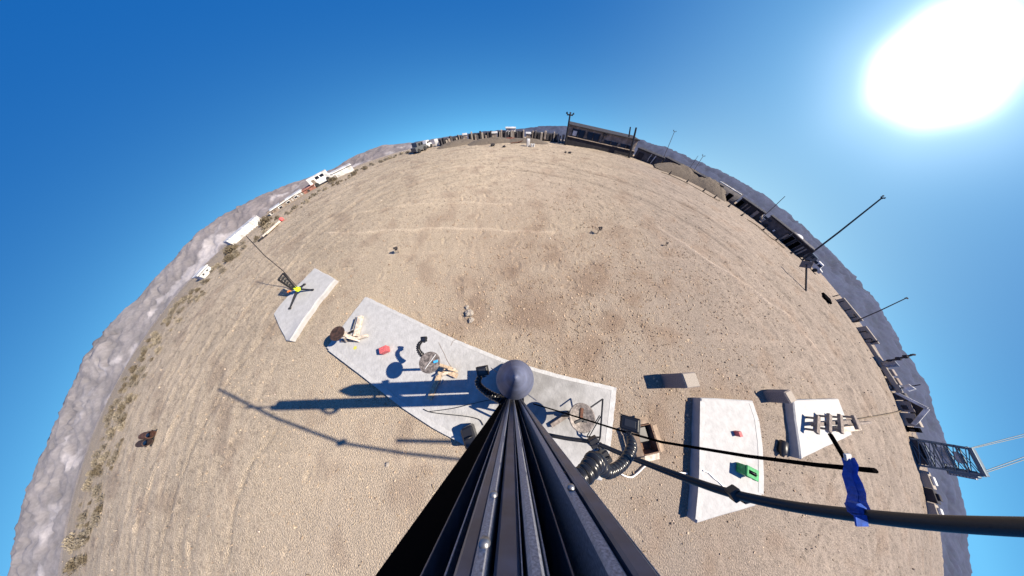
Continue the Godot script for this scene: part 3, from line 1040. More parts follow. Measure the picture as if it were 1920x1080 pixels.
# scorched by earlier firings round the rail, dusty elsewhere
func pad_stain(p: Vector2) -> Color:
	var d := (p - Vector2(0.65, -0.25)).length_squared()
	var n := noise_mid.get_noise_2d(p.x * 1.6, p.y * 1.6)
	var f := noise_fine.get_noise_2d(p.x * 2.0, p.y * 2.0)
	var s := clampf(0.50 * exp(-d / 1.9) * (1.0 + 0.8 * n) + 0.07 * maxf(0.0, n) + 0.05 * f, 0.0, 0.6)
	return Color(1, 1, 1).lerp(Color(0.16, 0.145, 0.13), s)


func build_main_pad():
	var o := thing("concrete_pad", "long pale concrete pad under the launch rail and rocket", "concrete pad", Vector2(-0.6, -0.2))
	var st := mb()
	slab(st, PackedVector2Array([Vector2(-3.579, -2.009), Vector2(-2.489, -1.52), Vector2(-1.285, -0.955), Vector2(-0.224, -0.536), Vector2(0.876, -0.231), Vector2(2.084, 0.02), Vector2(1.764, 1.047), Vector2(1.56, 1.503), Vector2(0.951, 1.407), Vector2(0.384, 1.261), Vector2(-0.737, 1.02), Vector2(-1.419, 0.726), Vector2(-2.108, 0.378), Vector2(-3.036, -0.176), Vector2(-4.154, -0.794), Vector2(-3.911, -1.309)]), 0.11, 0.018, 0.012, 0.12, true)
	var pm := part(st, "slab", M.concrete, o)
	pm.transform = o.transform.affine_inverse()
	# rim of pale form-work along the upper and right edge
	for e in [[PackedVector2Array([Vector2(-3.535, -1.963), Vector2(-2.48, -1.481), Vector2(-1.28, -0.919), Vector2(-0.224, -0.504), Vector2(0.873, -0.201), Vector2(2.013, 0.04)]), 0.07], [PackedVector2Array([Vector2(2.01, 0.06), Vector2(1.712, 1.046), Vector2(1.527, 1.447)]), 0.10], [PackedVector2Array([Vector2(-4.052, -0.78), Vector2(-3.05, -0.228), Vector2(-2.117, 0.321), Vector2(-1.425, 0.673), Vector2(-0.741, 0.961), Vector2(0.386, 1.206)]), 0.09]]:
		st = mb()
		var l: PackedVector2Array = e[0]
		st.set_smooth_group(-1)
		for i in l.size() - 1:
			var steps := 14
			for k in steps:
				var a := l[i].lerp(l[i + 1], float(k) / steps)
				var b := l[i].lerp(l[i + 1], float(k + 1) / steps)
				var n := (l[i + 1] - l[i]).normalized().orthogonal() * float(e[1]) * 0.5
				var ja := 1.0 + 0.35 * noise_fine.get_noise_2d(a.x * 2, a.y * 2)
				var jb := 1.0 + 0.35 * noise_fine.get_noise_2d(b.x * 2, b.y * 2)
				quad(st, at(a - n, 0.1135), at(b - n, 0.1135), at(b + n * jb, 0.1135), at(a + n * ja, 0.1135), at(a, -1))
		var em := part(st, "edging", M.concrete_edge, o)
		em.transform = o.transform.affine_inverse()
	# hairline cracks
	for l in [PackedVector2Array([Vector2(-1.557, -0.865), Vector2(-1.482, -0.739), Vector2(-1.411, -0.638), Vector2(-1.339, -0.506), Vector2(-1.257, -0.399), Vector2(-1.182, -0.315)]), PackedVector2Array([Vector2(-1.166, -0.953), Vector2(-1.253, -0.884), Vector2(-1.289, -0.793)])]:
		st = mb()
		st.set_smooth_group(-1)
		for i in l.size() - 1:
			var n: Vector2 = (l[i + 1] - l[i]).normalized().orthogonal() * 0.005
			quad(st, at(l[i] - n, 0.1140), at(l[i + 1] - n, 0.1140), at(l[i + 1] + n, 0.1140), at(l[i] + n, 0.1140), at(l[i], -1))
		var cm := part(st, "crack", M.wood_grey, o)
		cm.transform = o.transform.affine_inverse()
	st = mb()
	var gs := Vector2(-3.424, -0.778)
	for k in 14:
		var a := TAU * k / 14
		var b := TAU * (k + 1) / 14
		tri(st, at(gs, 0.1135), at(gs + Vector2.from_angle(a) * 0.04 * (1.0 + 0.3 * sin(k * 2.3)), 0.1135), at(gs + Vector2.from_angle(b) * 0.04 * (1.0 + 0.3 * sin(k * 2.3 + 2.3)), 0.1135), at(gs, -1))
	var sm := part(st, "green_stain", mat(Color(0.45, 0.45, 0.08), 0.9), o)
	sm.transform = o.transform.affine_inverse()

	var left := plate_stand("rusty brown round plate on a pale wooden stand at the pad's far left end", Vector2(-3.468, -0.969), 0.611, 0.15, M.dark_rust, [[Vector2(-3.745, -1.113), Vector2(-3.432, -0.932), 0.06, M.wood_pale], [Vector2(-3.436, -0.945), Vector2(-3.174, -1.035), 0.06, M.wood_pale], [Vector2(-3.47, -1.489), Vector2(-3.444, -1.017), 0.10, M.wood_pale], [Vector2(-3.751, -0.928), Vector2(-3.412, -0.956), 0.05, M.wood_grey]], M.wood_pale)
	st = mb()
	rod(st, loc(left, at(Vector2(-3.537, -1.439), 0.22)), loc(left, at(Vector2(-3.533, -1.169), 0.22)), 0.012)
	part(st, "black_tube", M.black, left)
	st = mb()
	bx(st, loc(left, at(Vector2(-3.54, -1.107), 0.22)), Vector3(0.12, 0.05, 0.03), 0.01, Basis(Vector3.UP, 0.5))
	part(st, "clip", M.black, left)

	var hi := 1.245
	var mid := plate_stand("round brown plate with white stripe on a wooden stand mid pad", Vector2(-1.239, -0.335), hi, 0.165, M.plate, [[Vector2(-1.563, -0.39), Vector2(-1.082, -0.191), 0.09, M.wood], [Vector2(-1.412, -0.274), Vector2(-1.578, 0.224), 0.09, M.wood], [Vector2(-1.383, -0.212), Vector2(-1.126, -0.314), 0.05, M.wood_pale]], M.wood)
	st = mb()
	bx(st, Vector3(0.02, hi - 0.090, -0.01), Vector3(0.26, 0.006, 0.012), 0.002, Basis(Vector3.UP, 1.0))
	part(st, "white_stripe", M.white, mid)
	st = mb()
	bx(st, Vector3(0.105, hi - 0.085, -0.01), Vector3(0.07, 0.012, 0.035), 0.003, Basis(Vector3.UP, 0.3))
	part(st, "blue_tape", M.sky_blue, mid)
	for bb in [[Vector2(-1.471, -0.212), 0.6], [Vector2(-1.346, -0.09), 1.2]]:
		st = mb()
		bx(st, loc(mid, at(bb[0], 0.215)), Vector3(0.08, 0.03, 0.03), 0.006, Basis(Vector3.UP, bb[1]))
		part(st, "bracket", M.steel, mid)
	var arm := [Vector3(-1.574, 0.75, -0.491), Vector3(-1.633, 0.766, -0.544), Vector3(-1.674, 0.782, -0.597), Vector3(-1.685, 0.8, -0.651), Vector3(-1.668, 0.82, -0.704), Vector3(-1.619, 0.842, -0.748)]
	gooseneck("slim black jointed arm curling from the striped round plate", arm, [0.05, 0.045, 0.04, 0.038, 0.036, 0.03])
	action_camera("small black action camera on the slim arm above the striped plate", Vector3(-1.574, 0.874, -0.78), Vector3(0.4, -0.8, -0.35), Vector3(-0.2, 0.5, -0.8), 0.11)

	var gh := 0.811
	var right := plate_stand("scorched round dish on a dark stand right of the rail", Vector2(1.076, 0.437), gh, 0.21, M.plate, [[Vector2(0.71, 0.652), Vector2(1.096, 0.446), 0.07, M.wood_grey], [Vector2(1.075, 0.446), Vector2(1.334, 0.752), 0.07, M.wood_grey]], M.black, 0.05)
	st = mb()
	bx(st, Vector3(0.01, gh - 0.086, -0.06), Vector3(0.05, 0.008, 0.15), 0.002, Basis(Vector3.UP, -0.2))
	part(st, "rust_streak", M.rust, right)
	st = mb()
	bx(st, Vector3(-0.05, gh - 0.08, 0.05), Vector3(0.15, 0.016, 0.035), 0.003, Basis(Vector3.UP, 0.35))
	bx(st, Vector3(0.05, gh - 0.08, 0.05), Vector3(0.06, 0.02, 0.04), 0.003, Basis(Vector3.UP, -0.1))
	part(st, "burnt_bar", M.black, right)
	# the wire frame beside the dish
	var fr := thing("wire_frame", "triangular black wire frame beside the scorched dish", "frame", Vector2(1.384, 0.829), 0.0, "", 0.12)
	st = mb()
	var tipp := loc(fr, Vector3(1.579, 0.573, 0.196))
	rod(st, tipp, loc(fr, Vector3(1.349, 0.564, 0.329)), 0.012)
	part(st, "top_bar", M.black, fr)
	st = mb()
	rod(st, tipp, loc(fr, Vector3(1.504, 0.396, 0.795)), 0.014)
	part(st, "upright", M.black, fr)
	for e in [[Vector3(1.355, 0.153, 0.812), Vector3(1.507, 0.504, 0.456)], [Vector3(1.381, 0.151, 0.837), Vector3(1.524, 0.503, 0.472)]]:
		st = mb()
		rod(st, loc(fr, e[0]), loc(fr, e[1]), 0.008)
		part(st, "stay", M.black, fr)
	st = mb()
	rod(st, loc(fr, at(Vector2(1.364, 0.838), 0.13)), loc(fr, Vector3(1.504, 0.396, 0.795)), 0.014)
	rod(st, loc(fr, at(Vector2(1.502, 1.026), 0.13)), loc(fr, Vector3(1.504, 0.396, 0.795)), 0.014)
	part(st, "leg", M.black, fr)

	var e := thing("red_block", "flat red block lying on the pad between two plate stands", "block", Vector2(-2.672, -0.707), 0.42, "", 0.12)
	st = mb()
	bx(st, Vector3(0, 0.07, 0), Vector3(0.16, 0.14, 0.13), 0.008)
	part(st, "block", M.pink, e)

	var cu := thing("control_case", "squat black control case under the jointed arm by the scorched dish", "case", Vector2(1.569, 1.144), 0.5, "", 0.11)
	st = mb()
	bx(st, Vector3(0, 0.09, 0), Vector3(0.26, 0.18, 0.20), 0.02)
	part(st, "case", M.rubber, cu)
	st = mb()
	tube(st, [Vector3(-0.1, 0.17, 0), Vector3(-0.08, 0.24, 0), Vector3(0.08, 0.24, 0), Vector3(0.1, 0.17, 0)], 0.012)
	part(st, "handle", M.black, cu)
	var bat := thing("battery_case", "black battery case on the pad edge left of the rail foot", "case", Vector2(-0.741, 0.801), 0.4, "", 0.12)
	st = mb()
	bx(st, Vector3(0, 0.12, 0), Vector3(0.22, 0.24, 0.34), 0.03)
	part(st, "case", M.rubber, bat)
	st = mb()
	tube(st, [Vector3(-0.07, 0.22, 0), Vector3(-0.06, 0.30, 0), Vector3(0.06, 0.30, 0), Vector3(0.07, 0.22, 0)], 0.012)
	part(st, "handle", M.black, bat)

	# igniter cables
	for cb in [[PackedVector2Array([Vector2(-1.673, 0.394), Vector2(-1.54, 0.44), Vector2(-1.239, 0.474), Vector2(-0.925, 0.5), Vector2(-0.718, 0.528), Vector2(-0.582, 0.572), Vector2(-0.527, 0.652)]), 0.008, M.black, "thin black cable looping over the pad left of the battery case"], [PackedVector2Array([Vector2(-1.54, 0.43), Vector2(-1.144, 0.382), Vector2(-0.836, 0.317), Vector2(-0.578, 0.26), Vector2(-0.369, 0.223)]), 0.006, M.black, "thin black cable running from the pad edge to the rail foot"]]:
		cable(cb[0], cb[1], 0.125, cb[2], cb[3])

	# cardboard box and clamp-on gear at the pad's right end
	var bo := thing("cardboard_box", "open brown cardboard box on the ground by the pad's right end", "box", Vector2(2.441, 0.869), 0.15)
	var w := 0.30
	var d := 0.44
	var hh := 0.22
	st = mb()
	bx(st, Vector3(0, 0.012, 0), Vector3(w, 0.012, d), 0.002)
	part(st, "bottom", M.card, bo)
	for s in [-1.0, 1.0]:
		st = mb()
		bx(st, Vector3(s * w / 2, hh / 2, 0), Vector3(0.012, hh, d), 0.002)
		part(st, "side", M.card, bo)
		st = mb()
		bx(st, Vector3(0, hh / 2, s * d / 2), Vector3(w - 0.016, hh, 0.012), 0.002)
		part(st, "side", M.card, bo)
		st = mb()
		bx(st, Vector3(s * (w / 2 + 0.07), hh - 0.01, 0.02), Vector3(0.12, 0.01, d * 0.96), 0.002, Basis(Vector3.BACK, -s * 0.35))
		part(st, "flap", M.card_pale, bo)
		st = mb()
		bx(st, Vector3(0.0, hh - 0.03, s * (d / 2 + 0.07)), Vector3(w * 0.96, 0.01, 0.11), 0.002, Basis(Vector3.RIGHT, s * 0.4))
		part(st, "flap", M.wood_pale if s > 0 else M.card_pale, bo)
	st = mb()
	bx(st, Vector3(-0.02, 0.08, -0.06), Vector3(0.22, 0.12, 0.26), 0.02)
	part(st, "black_bag", M.black, bo)


func cable(line: PackedVector2Array, r: float, lift: float, m: Material, label: String) -> Node3D:
	var o := thing("cable", label, "cable", line[0], 0.0, "", lift)
	var c := Curve2D.new()
	for i in line.size():
		var d := (line[mini(i + 1, line.size() - 1)] - line[maxi(i - 1, 0)]) / 6.0
		c.add_point(line[i], -d, d)
	c.bake_interval = 0.06
	var pts := []
	for q in c.get_baked_points():
		pts.append(loc(o, at(q, lift + r)))
	var st := mb()
	tube(st, pts, r, 6)
	part(st, "wire", m, o)
	return o


func stone_block(label: String, base: Vector2, high: float, w: float, d: float, yaw: float) -> Node3D:
	var o := thing("concrete_block", label, "block", base, yaw)
	var st := mb()
	bx(st, Vector3(0, high / 2 - 0.02, 0), Vector3(w, high + 0.04, d), 0.014)
	part(st, "block", M.block, o)
	st = mb()
	bx(st, Vector3(0, high + 0.003, 0), Vector3(w - 0.03, 0.008, d - 0.03), 0.002)
	part(st, "pale_top", M.stone, o)
	return o


func build_side_pads():
	var st: SurfaceTool
	# the pad with the green box
	var o := thing("concrete_pad", "thick square-cornered concrete pad with the green box on it", "concrete pad", Vector2(3.947, 1.271))
	st = mb()
	slab(st, PackedVector2Array([Vector2(3.753, 0.204), Vector2(4.345, 0.228), Vector2(4.969, 0.264), Vector2(4.943, 0.616), Vector2(4.813, 1.039), Vector2(4.633, 1.472), Vector2(4.491, 1.781), Vector2(4.277, 1.928), Vector2(3.64, 2.006), Vector2(3.059, 2.088), Vector2(3.219, 1.692), Vector2(3.38, 1.251), Vector2(3.565, 0.729)]), 0.20, 0.02, 0.005)
	part(st, "slab", M.concrete, o).transform = o.transform.affine_inverse()
	for e in [PackedVector2Array([Vector2(3.766, 0.274), Vector2(3.59, 0.73), Vector2(3.414, 1.253), Vector2(3.252, 1.694), Vector2(3.1, 2.045)]), PackedVector2Array([Vector2(4.895, 0.305), Vector2(4.888, 0.615), Vector2(4.762, 1.037), Vector2(4.584, 1.47), Vector2(4.453, 1.755)])]:
		st = mb()
		for i in e.size() - 1:
			for k in 8:
				var a: Vector2 = e[i].lerp(e[i + 1], k / 8.0)
				var b: Vector2 = e[i].lerp(e[i + 1], (k + 1) / 8.0)
				var n: Vector2 = (e[i + 1] - e[i]).normalized().orthogonal() * 0.05
				var ja := 1.0 + 0.15 * noise_mid.get_noise_2d(a.x, a.y)
				var jb := 1.0 + 0.15 * noise_mid.get_noise_2d(b.x, b.y)
				quad(st, at(a - n * ja, 0.204), at(b - n * jb, 0.204), at(b + n * jb, 0.204), at(a + n * ja, 0.204), at(a, -1))
		part(st, "edging", M.concrete_edge, o).transform = o.transform.affine_inverse()
	var g := thing("green_box", "bright green tool box with black handle on the concrete pad", "tool box", Vector2(4.179, 1.383), -0.45, "", 0.20)
	st = mb()
	bx(st, Vector3(0, 0.085, 0), Vector3(0.22, 0.17, 0.16), 0.014)
	part(st, "box", M.green, g)
	st = mb()
	bx(st, Vector3(0, 0.184, 0), Vector3(0.232, 0.03, 0.172), 0.012)
	part(st, "lid", M.green, g)
	st = mb()
	bx(st, Vector3(-0.01, 0.200, 0.0), Vector3(0.14, 0.008, 0.06), 0.003)
	part(st, "handle_recess", M.slot, g)
	st = mb()
	tube(st, [Vector3(-0.065, 0.20, 0.0), Vector3(-0.055, 0.222, 0), Vector3(0.04, 0.222, 0), Vector3(0.05, 0.20, 0)], 0.009)
	part(st, "handle", M.black, g)
	for s in [-0.065, 0.065]:
		st = mb()
		bx(st, Vector3(s, 0.16, 0.085), Vector3(0.03, 0.045, 0.012), 0.003)
		part(st, "latch", M.black, g)
	var rb := thing("red_block", "small red block alone on the green box's pad", "block", Vector2(4.289, 0.82), 0.1, "", 0.20)
	st = mb()
	bx(st, Vector3(0, 0.05, 0), Vector3(0.07, 0.10, 0.085), 0.005)
	part(st, "block", M.pink, rb)
	cable(PackedVector2Array([Vector2(3.724, 1.62), Vector2(3.639, 1.534), Vector2(3.558, 1.474), Vector2(3.482, 1.397), Vector2(3.39, 1.369)]), 0.012, 0.20, M.wire, "white cable curling up to the green box")
	cable(PackedVector2Array([Vector2(3.21, 1.461), Vector2(2.989, 1.436), Vector2(2.747, 1.397), Vector2(2.582, 1.295), Vector2(2.429, 1.323), Vector2(2.277, 1.415), Vector2(2.134, 1.483), Vector2(1.999, 1.457), Vector2(1.927, 1.416)]), 0.014, 0.02, M.wire, "loose white cable on the dirt between the two concrete pads")
	cable(PackedVector2Array([Vector2(3.257, 1.599), Vector2(3.26, 1.694), Vector2(3.395, 1.755)]), 0.009, 0.02, M.black, "short black cable at the thick pad's shaded side")

	# the outer white pad
	var w := thing("concrete_pad", "small white concrete pad at right carrying the timber rack", "concrete pad", Vector2(6.676, 0.821))
	st = mb()
	slab(st, PackedVector2Array([Vector2(6.163, 0.266), Vector2(6.919, 0.265), Vector2(7.772, 0.265), Vector2(7.754, 0.532), Vector2(7.728, 0.78), Vector2(7.696, 1.008), Vector2(6.625, 1.164), Vector2(5.729, 1.321), Vector2(5.848, 1.006), Vector2(5.985, 0.643)]), 0.16, 0.02, 0.005)
	part(st, "slab", M.concrete_white, w).transform = w.transform.affine_inverse()
	var rk := thing("timber_rack", "grey timber rack of upright crosspieces on the small white pad", "rack", Vector2(6.896, 0.725), 0.0, "", 0.16)
	st = mb()
	beam(st, loc(rk, at(Vector2(6.215, 0.722), 0.27)), loc(rk, at(Vector2(7.827, 0.717), 0.27)), 0.07, 0.06)
	part(st, "rail", M.wood_grey, rk)
	for c in [[Vector2(6.372, 0.56), Vector2(6.129, 0.86)], [Vector2(6.763, 0.538), Vector2(6.511, 0.856)], [Vector2(7.115, 0.559), Vector2(6.889, 0.893)], [Vector2(7.597, 0.584), Vector2(7.57, 0.861)]]:
		st = mb()
		beam(st, loc(rk, at(c[0], 0.33)), loc(rk, at(c[1], 0.33)), 0.075, 0.05)
		var cp := part(st, "crosspiece", M.wood_grey, rk)
		for e in [0.15, 0.85]:
			var p: Vector2 = c[0].lerp(c[1], e)
			st = mb()
			beam(st, loc(rk, at(p, 0.17)), loc(rk, at(p, 0.30)), 0.04, 0.04, Vector3.RIGHT)
			part(st, "foot", M.wood_grey, cp)
	st = mb()
	beam(st, loc(rk, at(Vector2(7.001, 0.846), 0.26)), loc(rk, at(Vector2(7.772, 0.837), 0.26)), 0.10, 0.09)
	part(st, "lower_rail", M.wood_pale, rk)
	st = mb()
	beam(st, loc(rk, at(Vector2(7.649, 0.765), 0.28)), loc(rk, at(Vector2(8.355, 0.761), 0.28)), 0.05, 0.05)
	part(st, "spike", M.wood_grey, rk)
	cable(PackedVector2Array([Vector2(8.33, 0.76), Vector2(9.102, 0.735), Vector2(10.219, 0.721), Vector2(12.522, 0.709)]), 0.012, 0.02, M.twig, "taut dark line running from the timber rack to the right rim")
	var bar := thing("shadow_canister", "added black canister standing in for a shadow at the white pad's lower left corner", "canister", Vector2(5.499, 1.142), 0.9)  # cylinder added where there is only the rack posts' shadow
	st = mb()
	lathe(st, [Vector2(0, -0.13), Vector2(0.06, -0.13), Vector2(0.07, -0.12), Vector2(0.07, 0.10), Vector2(0.04, 0.13), Vector2(0.03, 0.17), Vector2(0, 0.17)], 20, Transform3D(Basis(Vector3.BACK, PI / 2), Vector3(0, 0.07, 0)))
	part(st, "shell", M.black, bar)

	stone_block("tall rough concrete block standing alone in the dirt beyond the cardboard box", Vector2(3.309, -0.114), 0.566, 0.30, 0.26, 0.1)
	stone_block("slimmer concrete block standing between the two right hand pads", Vector2(5.739, 0.186), 0.376, 0.22, 0.22, 0.25)

	# the narrow pad on the left with its tripod
	var n := thing("concrete_pad", "narrow pale concrete pad under the black tripod at left", "concrete pad", Vector2(-5.255, -1.896))
	st = mb()
	slab(st, PackedVector2Array([Vector2(-5.499, -3.047), Vector2(-4.618, -2.579), Vector2(-4.855, -2.047), Vector2(-5.062, -1.497), Vector2(-5.206, -0.987), Vector2(-5.34, -1.005), Vector2(-6.104, -1.703), Vector2(-6.055, -1.893), Vector2(-5.771, -2.536)]), 0.12, 0.02, 0.02)
	part(st, "slab", M.concrete, n).transform = n.transform.affine_inverse()
	var tp := thing("tripod", "black tripod with yellow green head holding a black truss panel", "tripod", Vector2(-5.474, -2.265), 0.0, "", 0.13)
	var apex := loc(tp, Vector3(-5.476, -0.391, -2.29))
	for f in [Vector2(-5.169, -2.303), Vector2(-5.615, -1.817), Vector2(-5.521, -2.496)]:
		st = mb()
		var q := loc(tp, at(f, 0.14))
		tube(st, [apex, apex.lerp(q, 0.5), q], [0.028, 0.022, 0.016], 8)
		part(st, "leg", M.black, tp)
		st = mb()
		bx(st, q, Vector3(0.07, 0.03, 0.05), 0.01)
		part(st, "foot", M.black, tp)
	st = mb()
	bx(st, apex + Vector3(0.02, 0.0, 0.01), Vector3(0.11, 0.09, 0.10), 0.02, Basis(Vector3.UP, 0.7))
	bx(st, apex + Vector3(-0.03, 0.06, 0.0), Vector3(0.09, 0.06, 0.08), 0.02)
	part(st, "head", M.yellow, tp)
	st = mb()
	bx(st, loc(tp, at(Vector2(-5.619, -2.214), 0.32)), Vector3(0.10, 0.03, 0.04), 0.008, Basis(Vector3.UP, 0.5))
	part(st, "orange_strap", M.orange, tp)
	# truss panel: two chords and lacing
	var ta := loc(tp, Vector3(-5.495, 0.082, -2.506))
	var tb := apex + Vector3(0, 0.06, 0)
	var off := (loc(tp, Vector3(-4.886, 0.478, -2.148)) - loc(tp, Vector3(-4.935, 0.476, -2.06))).normalized()
	var wide := 0.17
	var c0 := [tb, ta]
	var c1 := [tb - off * wide * 0.35, ta.lerp(tb, 0.06) - off * wide]
	for c in [c0, c1]:
		st = mb()
		rod(st, c[0], c[1], 0.022)
		part(st, "chord", M.black, tp)
	for k in 6:
		var t0 := k / 6.0
		var t1 := (k + 1) / 6.0
		st = mb()
		rod(st, c0[0].lerp(c0[1], t0), c1[0].lerp(c1[1], t1), 0.016)
		rod(st, c1[0].lerp(c1[1], t1), c0[0].lerp(c0[1], t1), 0.016)
		part(st, "lacing", M.black, tp)
	var wp := thing("whip_antenna", "very long thin whip antenna leaning out from the black tripod", "antenna", Vector2(-5.597, -2.34), 0.0, "", 0.13)
	st = mb()
	tube(st, [Vector3.ZERO, loc(wp, Vector3(-5.598, 0.01, -2.601)), loc(wp, Vector3(-5.645, 0.473, -2.744)), loc(wp, Vector3(-5.657, 0.949, -2.942))], [0.009, 0.009, 0.009, 0.008], 6)
	part(st, "whip", M.wall_dark, wp)
	var gb := thing("grey_block", "small grey block on the dirt beside the tripod's narrow pad", "block", Vector2(-5.743, -2.618), 0.65)
	st = mb()
	bx(st, Vector3(0, 0.05, 0), Vector3(0.20, 0.10, 0.06), 0.008)
	part(st, "block", M.wood_grey, gb)

	# pieces lying about on the dirt
	var ru := thing("rusty_pipes", "two short rusty brown pipes lying together on the left dirt", "pipes", Vector2(-8.755, 1.144), 0.15)
	for k in 2:
		st = mb()
		lathe(st, [Vector2(0.065, -0.14), Vector2(0.078, -0.14), Vector2(0.078, 0.14), Vector2(0.065, 0.14), Vector2(0.065, -0.14)], 24, Transform3D(Basis(Vector3.BACK, PI / 2), Vector3(0.01 * k, 0.085, -0.075 + 0.158 * k)), false)
		part(st, "pipe", M.rust if k == 0 else M.dark_rust, ru)
	for s in [-0.155, 0.155]:
		st = mb()
		bx(st, Vector3(s * 0.7, 0.004, 0), Vector3(0.04, 0.03, 0.36), 0.006)
		part(st, "cradle", M.black, ru)
	for p in [[Vector2(-3.12, -3.393), "dead sprig with dark head standing left of centre in the dirt", 0.55], [Vector2(2.444, -4.052), "dead dark sprig with bent stem beyond the trampled soil", 0.6], [Vector2(4.455, -3.79), "low dark weed tuft right of the bent sprig", 0.35]]:
		var s: float = p[2]
		var sp := thing("dry_sprig", p[1], "plant", p[0])
		st = mb()
		tube(st, [Vector3.ZERO, Vector3(0.02, 0.12, 0.01) * s, Vector3(-0.01, 0.26, 0.02) * s, Vector3(0.03, 0.36, 0.0) * s], [0.014 * s, 0.012 * s, 0.01 * s, 0.008 * s], 6)
		for k in 5:
			var a := Vector3(0, (0.08 + 0.05 * k) * s, 0)
			rod(st, a, a + Vector3(cos(k * 2.1), 0.7, sin(k * 2.1)) * 0.11 * s, 0.005 * s, 5)
		part(st, "stem", M.twig, sp)
		st = mb()
		for k in 9:
			lump(st, Vector3(0.03 + 0.06 * cos(k * 2.4), 0.34 + 0.05 * sin(k * 1.7), 0.06 * sin(k * 2.4)) * s, Vector3(0.09, 0.07, 0.08) * s, k, 0.5, 6, false)
		part(st, "seed_head", M.wall_dark, sp)
	for p in [[Vector2(-0.98, -1.541), 0.17, "largest pale rock of the three beyond the long pad"], [Vector2(-0.918, -1.376), 0.13, "middle pale rock just below the largest of the three"], [Vector2(-1.043, -1.688), 0.09, "smallest pale rock above the other two near the pad"], [Vector2(-2.269, 1.303), 0.08, "lone whitish stone in the dirt below the long pad"], [Vector2(2.411, -9.702), 0.10, "small dark stone on the flat dirt below the brown building"]]:
		var ro := thing("rock", p[2], "rock", p[0], rng.randf() * 6.0)
		st = mb()
		var s: float = p[1]
		lump(st, Vector3(0, s * 0.22, 0), Vector3(s * 1.1, s * 0.8, s * 0.9), s * 40.0, 0.45, 12, false)
		part(st, "stone", M.stone if s != 0.10 else M.wall_dark, ro)


# ------------------------------------------------------------------ far things
# a long low building on the rim; front looks back at the rail
func shed(label: String, p: Vector2, yaw: float, w: float, h: float, depth: float, wall: Material, roof: Material, holes: Array, category := "shed", group := "") -> Node3D:
	var o := thing("shed", label, category, p, yaw, group)
	var st := mb()
	bx(st, Vector3(0, h / 2 - 0.15, -depth / 2), Vector3(w, h + 0.3, depth), 0.01)
	part(st, "wall", wall, o)
	st = mb()
	bx(st, Vector3(0, h + 0.02, -depth / 2), Vector3(w + 0.06, 0.04, depth + 0.10), 0.008)
	part(st, "roof", roof, o)
	for q in holes:   # left, right as shares of the width, bottom and top as shares of the height, name, material
		st = mb()
		bx(st, Vector3((q[0] + q[1] - 1.0) * w / 2, (q[2] + q[3]) * h / 2, 0.004), Vector3((q[1] - q[0]) * w, (q[3] - q[2]) * h, 0.02), 0.004)
		var pn := part(st, q[4], q[5], o)
		st = mb()
		var x0: float = (q[0] - 0.5) * w
		var x1: float = (q[1] - 0.5) * w
		for s in [[x0, q[2] * h, x0, q[3] * h], [x1, q[2] * h, x1, q[3] * h], [x0, q[3] * h, x1, q[3] * h]]:
			beam(st, Vector3(s[0], s[1], 0.012), Vector3(s[2], s[3], 0.012), 0.02, 0.02, Vector3.BACK, 0.002)
		part(st, "frame", roof, pn)
	return o


func flood_pole(called: String, label: String, category: String, p: Vector2, top_w: Vector3, r: float, lamps: int, m: Material) -> Node3D:
	var o := thing(called, label, category, p)
	var t := loc(o, top_w)
	var st := mb()
	tube(st, [Vector3(0, -0.1, 0), t * 0.5, t], [r, r * 0.85, r * 0.65], 8)
	part(st, "pole", m, o)
	if lamps:
		var s := clampf(r / 0.055, 0.45, 1.0)
		st = mb()
		rod(st, t + Vector3(-0.14, -0.03, 0) * s, t + Vector3(0.14, -0.03, 0) * s, r * 0.5, 6)
		part(st, "crossarm", m, o)
		for k in lamps:
			st = mb()
			var x := lerpf(-0.14, 0.14, float(k) / maxf(1, lamps - 1)) * s
			lathe(st, [Vector2(0.0, -0.03) * s, Vector2(0.02, -0.03) * s, Vector2(0.045, 0.04) * s, Vector2(0.0, 0.045) * s], 12, Transform3D(Basis(Vector3.BACK, -signf(x) * 1.1) * Basis(Vector3.RIGHT, 0.5), t + Vector3(x, 0.02 * s, 0.0)), false)
			part(st, "floodlight", m, o)
	return o


func mound(label: String, p: Vector2, yaw: float, w: float, h: float, d: float, s: float) -> Node3D:
	var o := thing("gravel_mound", label, "mound", p, yaw)
	var st := mb()
	st.set_smooth_group(1)
	var nx := 40
	var nz := 20
	var y := func(i: int, j: int) -> Vector3:
		var u := i / float(nx) * 2.0 - 1.0
		var v := j / float(nz) * 2.0 - 1.0
		var k := maxf(0.0, 1.0 - u * u) * maxf(0.0, 1.0 - v * v)
		var e := noise_mid.get_noise_2d(u * w * 1.5 + s * 9.0, v * d * 2.0) * 0.16 + noise_fine.get_noise_2d(u * w + s, v * d) * 0.07
		return Vector3(u * w / 2, h * (pow(k, 0.8) * (1.0 + e)) - 0.05, v * d / 2)
	for i in nx:
		for j in nz:
			quad(st, y.call(i, j), y.call(i + 1, j), y.call(i + 1, j + 1), y.call(i, j + 1), Vector3(0, -5, 0))
	part(st, "heap", M.gravel, o)
	return o


